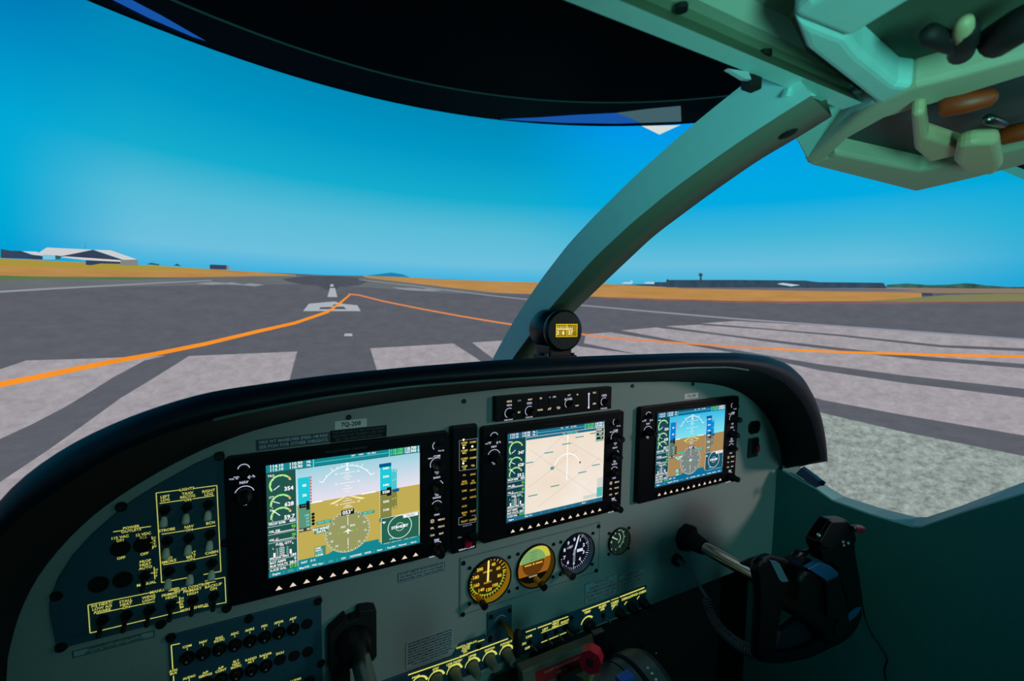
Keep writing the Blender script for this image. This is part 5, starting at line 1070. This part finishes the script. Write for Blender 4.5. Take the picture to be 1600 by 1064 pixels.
c = P(*cy(380, 590), YS + .012); mb = MB(); mb.cyl(c, c + Vector((0, .03, 0)), .0155, M_black, seg=28); mb.cyl(c + Vector((0, .03, 0)), c + Vector((0, .034, 0)), .0165, M_steel, seg=28); mb.build('side_knob', yk)
rh = yp('right_horn', [(548, 195), (600, 115), (645, 58), (745, 55), (765, 80), (800, 150), (806, 185), (795, 215), (800, 290), (812, 350), (830, 450), (850, 600), (845, 640), (800, 640), (740, 655), (735, 570), (700, 480), (688, 400), (640, 350), (578, 330), (582, 300), (552, 245)], YS - .004, .022, bev=.006)
yp('horn_head', [(560, 200), (640, 66), (735, 64), (680, 190), (640, 250), (570, 230)], YS - .010, .008, M_black, bev=.002, par=rh)
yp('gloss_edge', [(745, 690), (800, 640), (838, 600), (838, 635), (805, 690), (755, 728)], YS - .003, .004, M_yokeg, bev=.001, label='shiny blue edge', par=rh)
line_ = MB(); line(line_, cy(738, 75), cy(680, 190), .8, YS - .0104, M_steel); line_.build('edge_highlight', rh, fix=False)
c = P(*cy(775, 108), YS - .004); d = P(*cy(838, 115), YS + .004); mb = MB(); mb.cyl(c, d, .0068, M_red, seg=20, prof=[(0, .0066), (.85, .0068), (1, .0056)]); mb.build('push_button', rh, 'red push button')
mb = MB(); mb.cyl(c + Vector((-.004, 0, 0)), c + Vector((.001, 0, 0)), .0058, M_steel, seg=16); mb.build('button_collar', rh)
for u, v, r in ((708, 200, .0026), (742, 206, .0032), (714, 222, .0024)): c = P(*cy(u, v), YS - .006); mb = MB(); mb.ball(c, r, mat('bright_screw', (190, 196, 210), .3, .6)); mb.build('switch_cap', rh)
c = P(*cy(560, 165), YS - .004); mb = MB(); mb.cyl(c, P(*cy(545, 148), YS - .004), .0022, M_tip, seg=10); mb.build('small_toggle', rh, 'tiny white toggle')
mb = MB(); mb.tube([P(*cy(u, v), YS + .02) for u, v in ((365, 330), (410, 275), (450, 270), (500, 245), (560, 195))], [.008, .007, .006, .003, .003], M_black, 10); mb.build('trigger_lever', rh)

# cords
ja = thing('yoke_cord', 'coiled black cord running from the panel down to the right yoke', 'cord', P(1056, 874, YP))
c = P(1055, 873, YP); mb = MB(); mb.cyl(c, c + Vector((0, -.010, 0)), .0125, M_rubber, seg=18); mb.cyl(c + Vector((.001, -.008, 0)), c + Vector((.004, -.022, -.001)), .0075, M_steel, r1=.006, seg=16); mb.build('plug', ja)
def ip(l): return [P(x, y, Y) for x, y, Y in l]
def cr(pts, k=8):
    o = []
    for i in range(len(pts) - 1):
        p0, p1, p2, p3 = pts[max(i - 1, 0)], pts[i], pts[i + 1], pts[min(i + 2, len(pts) - 1)]
        for j in range(k):
            t = j / k; o.append(.5 * ((2 * p1) + (p2 - p0) * t + (2 * p0 - 5 * p1 + 4 * p2 - p3) * t * t + (3 * p1 - p0 - 3 * p2 + p3) * t ** 3))
    return o + [pts[-1]]
pa = cr(ip([(1062, 878, -.01), (1072, 886, -.03), (1085, 903, -.05), (1097, 922, -.07), (1108, 940, -.09)])); mb = MB(); mb.tube(pa, .0034, mat('cord_sleeve', (70, 96, 110), .4), 10); mb.build('smooth_lead', ja, 'grey-blue smooth lead')
pb = cr(ip([(1104, 938, -.09), (1112, 962, -.12), (1124, 981, -.15), (1142, 998, -.19), (1162, 1012, -.23), (1184, 1022, -.262)]), 60); mb = MB(); hx = []
for i, p in enumerate(pb):
    a = pb[max(i - 1, 0)]; b = pb[min(i + 1, len(pb) - 1)]; t = (b - a).normalized(); u = t.cross(Vector((0, 0, 1))).normalized(); v = t.cross(u); q = i * .62; hx.append(p + (u * math.cos(q) + v * math.sin(q)) * .0075)
mb.tube(hx, .0021, mat('coil_black', (74, 78, 84), .22), 6); mb.build('coiled_lead', ja)
tc_ = MB(); tc_.tube(cr([on(0, XW - .012, x, y) for x, y in ((1348, 945), (1352, 966), (1362, 990), (1376, 1012), (1386, 1030), (1382, 1050), (1390, 1090))]), .0016, M_rubber, 6); o = tc_.build('thin_cable'); tag(o, 'thin black cable hanging down the right wall behind the yoke', 'cable')

# ------------------------------------------------------------------ pedestal
pd = thing('throttle_quadrant', 'grey throttle quadrant with a red placard at the bottom of the panel', 'throttle quadrant', (.5, -.1, .4))
yq = -.045
q = [P(816, 1050, yq), P(930, 1001, yq), P(948, 1100, yq), P(840, 1150, yq)]
zt_ = (q[0].z + q[1].z) / 2
mb = MB(); mb.prism([(q[0].x, yq, zt_), (q[1].x + .01, yq, zt_), (q[1].x + .01, yq - .04, zt_ - .2), (q[0].x, yq - .04, zt_ - .2)], (0, .02, 0), mat('quadrant_grey', (104, 104, 92), .55, noise=.08, scale=60)); mb.build('face_plate', pd, bevel=.002)
mb = MB(); mb.box((q[0].x - .03, -.04, zt_ - .3), (q[1].x + .05, .0, .560), M_dark); mb.build('housing', pd)
def yoz(z): return yq - .04 * (zt_ - z) / .2 - .001
pr_ = [(P(836, 1045, yq).x, zt_ - .010), (P(930, 1012, yq).x, zt_ - .010)]
xa, xb = pr_[0][0], pr_[1][0]; za, zb2 = zt_ - .009, zt_ - .030
rp = MB(); rp.prism([(xa, yoz(za), za), (xb, yoz(za), za), (xb, yoz(zb2), zb2), (xa, yoz(zb2), zb2)], (0, .0008, 0), M_redlbl)
text(rp, 'DO NOT TAKEOFF WITH CONTAMINATED', ((xa + xb) / 2, yoz(za - .006) - .0003, za - .006), .0042, mat('placard_text', (220, 170, 160), .6), sx=.82); text(rp, 'AIRCRAFT', ((xa + xb) / 2 - .01, yoz(za - .014) - .0003, za - .014), .0042, MATS['placard_text'])
rp.build('red_placard', pd, 'red placard reading DO NOT TAKEOFF WITH CONTAMINATED AIRCRAFT', fix=False)
for x, y in ((890, 1044), (873, 1058)): c = P(x, y, yq - .008); mb = MB(); mb.cyl(c + Vector((0, .006, 0)), c - Vector((0, .002, 0)), .004, M_screw, seg=12); mb.build('screw', pd)
# drum with lever slots
dc = Vector((0, -.13, .524))
M_drum = mat('drum_grey', (96, 106, 112), .38, .3)
def drum(x0, x1, r, m, name, label=None):
    mb = MB(); mb.cyl((x0, dc.y, dc.z), (x1, dc.y, dc.z), r, m, seg=64); return mb.build(name, pd, label)
RD_ = .080; RL_ = .046
drum(.440, .450, RL_ + .004, M_rubber, 'lever_slot'); drum(.450, .457, RL_ + .001, M_drum, 'drum'); drum(.457, .468, RL_ + .005, M_rubber, 'lever_slot'); drum(.468, .476, RL_ + .003, M_drum, 'drum'); drum(.476, .490, RL_ + .008, M_rubber, 'lever_slot')
drum(.490, .556, RD_ - .004, M_drum, 'drum', 'smooth grey drum'); drum(.556, .5585, RD_ - .007, M_rubber, 'lever_slot'); drum(.5585, .574, RD_ - .003, mat('drum_blue_grey', (74, 96, 122), .35, .3), 'drum', 'blue-grey drum ring'); drum(.574, .582, RD_ - .010, M_rubber, 'lever_slot')
drum(.582, .612, RD_, M_drum, 'drum', 'right grey drum with white marks'); drum(.612, .622, RD_ - .003, mat('drum_dark', (46, 54, 56), .5), 'drum')
mk = MB()
for x, s0, n_ in ((.4625, 20, 9), (.483, 22, 8), (.594, 18, 8)):
    for k in range(n_):
        if k in (3,): continue
        t = math.radians(100 + k * 7); rr = ((RL_ + .0055 if x < .47 else RL_ + .0085) if x < .5 else RD_ + .0005); p = Vector((x, dc.y + rr * math.cos(t), dc.z + rr * math.sin(t))); u_ = Vector((0, -math.sin(t), math.cos(t)))
        mk.quad([p + Vector((a * .0022, 0, 0)) + u_ * (b * .0016) for a, b in ((-1, -1), (1, -1), (1, 1), (-1, 1))], M_white_lbl)
mk.build('white_marks', pd, fix=False)
# levers
rl = thing('red_lever', 'red octagonal lever knob standing on the throttle quadrant', 'lever', (.51, -.14, .55))
kc = P(924, 1029, -.165); d_ = (Vector((.55, .50, -.10))).normalized()
mb = MB(); mb.cyl(kc - d_ * .010, kc + d_ * .011, .0168, M_red, seg=8, smooth=False); mb.build('knob', rl, 'red octagonal knob', bevel=.0015)
mb = MB(); f0 = kc - d_ * .0114; u_ = d_.cross(Vector((0, 0, 1))).normalized(); v_ = u_.cross(d_); mb.quad([f0 + u_ * a * .0045 + v_ * b * .0055 for a, b in ((-1, -1), (1, -1), (1, 1), (-1, 1))], M_hole); mb.build('square_hole', rl, fix=False)
mb = MB(); mb.cyl(kc + Vector((0, 0, -.016)), kc + Vector((.004, .02, -.075)), .0060, mat('lever_brass_green', (150, 146, 96), .4), seg=14); mb.build('stem', rl, 'pale brass stem')
bl_ = thing('blue_lever', 'small blue lever tab on the right of the quadrant', 'lever', (.6, -.18, .5))
c = P(978, 1060, -.185); mb = MB(); mb.box(c + Vector((-.013, -.004, -.02)), c + Vector((.012, .010, .004)), mat('blue_plastic', (20, 90, 190), .4)); mb.build('tab', bl_, bevel=.002)
bk_ = thing('black_lever', 'thin black lever standing behind the red knob', 'lever', (.55, -.07, .55))
a, b = P(948, 1035, -.07), P(936, 990, -.09); mb = MB(); mb.prism([a + Vector((-.012, 0, 0)), a + Vector((.012, 0, 0)), b + Vector((.012, 0, 0)), b + Vector((-.010, 0, .0))], (0, .01, 0), M_black); mb.build('blade', bk_, bevel=.002)
mb = MB(); mb.box(b + Vector((-.010, -.001, -.001)), b + Vector((.011, .009, .002)), M_steel); mb.build('tip', bk_)
gk = MB(); c = P(1024, 1020, .1); gk.ball(c, .006, M_steel); o = gk.build('cable_fitting'); tag(o, 'small shiny fitting in the dark footwell under the panel', 'fitting')
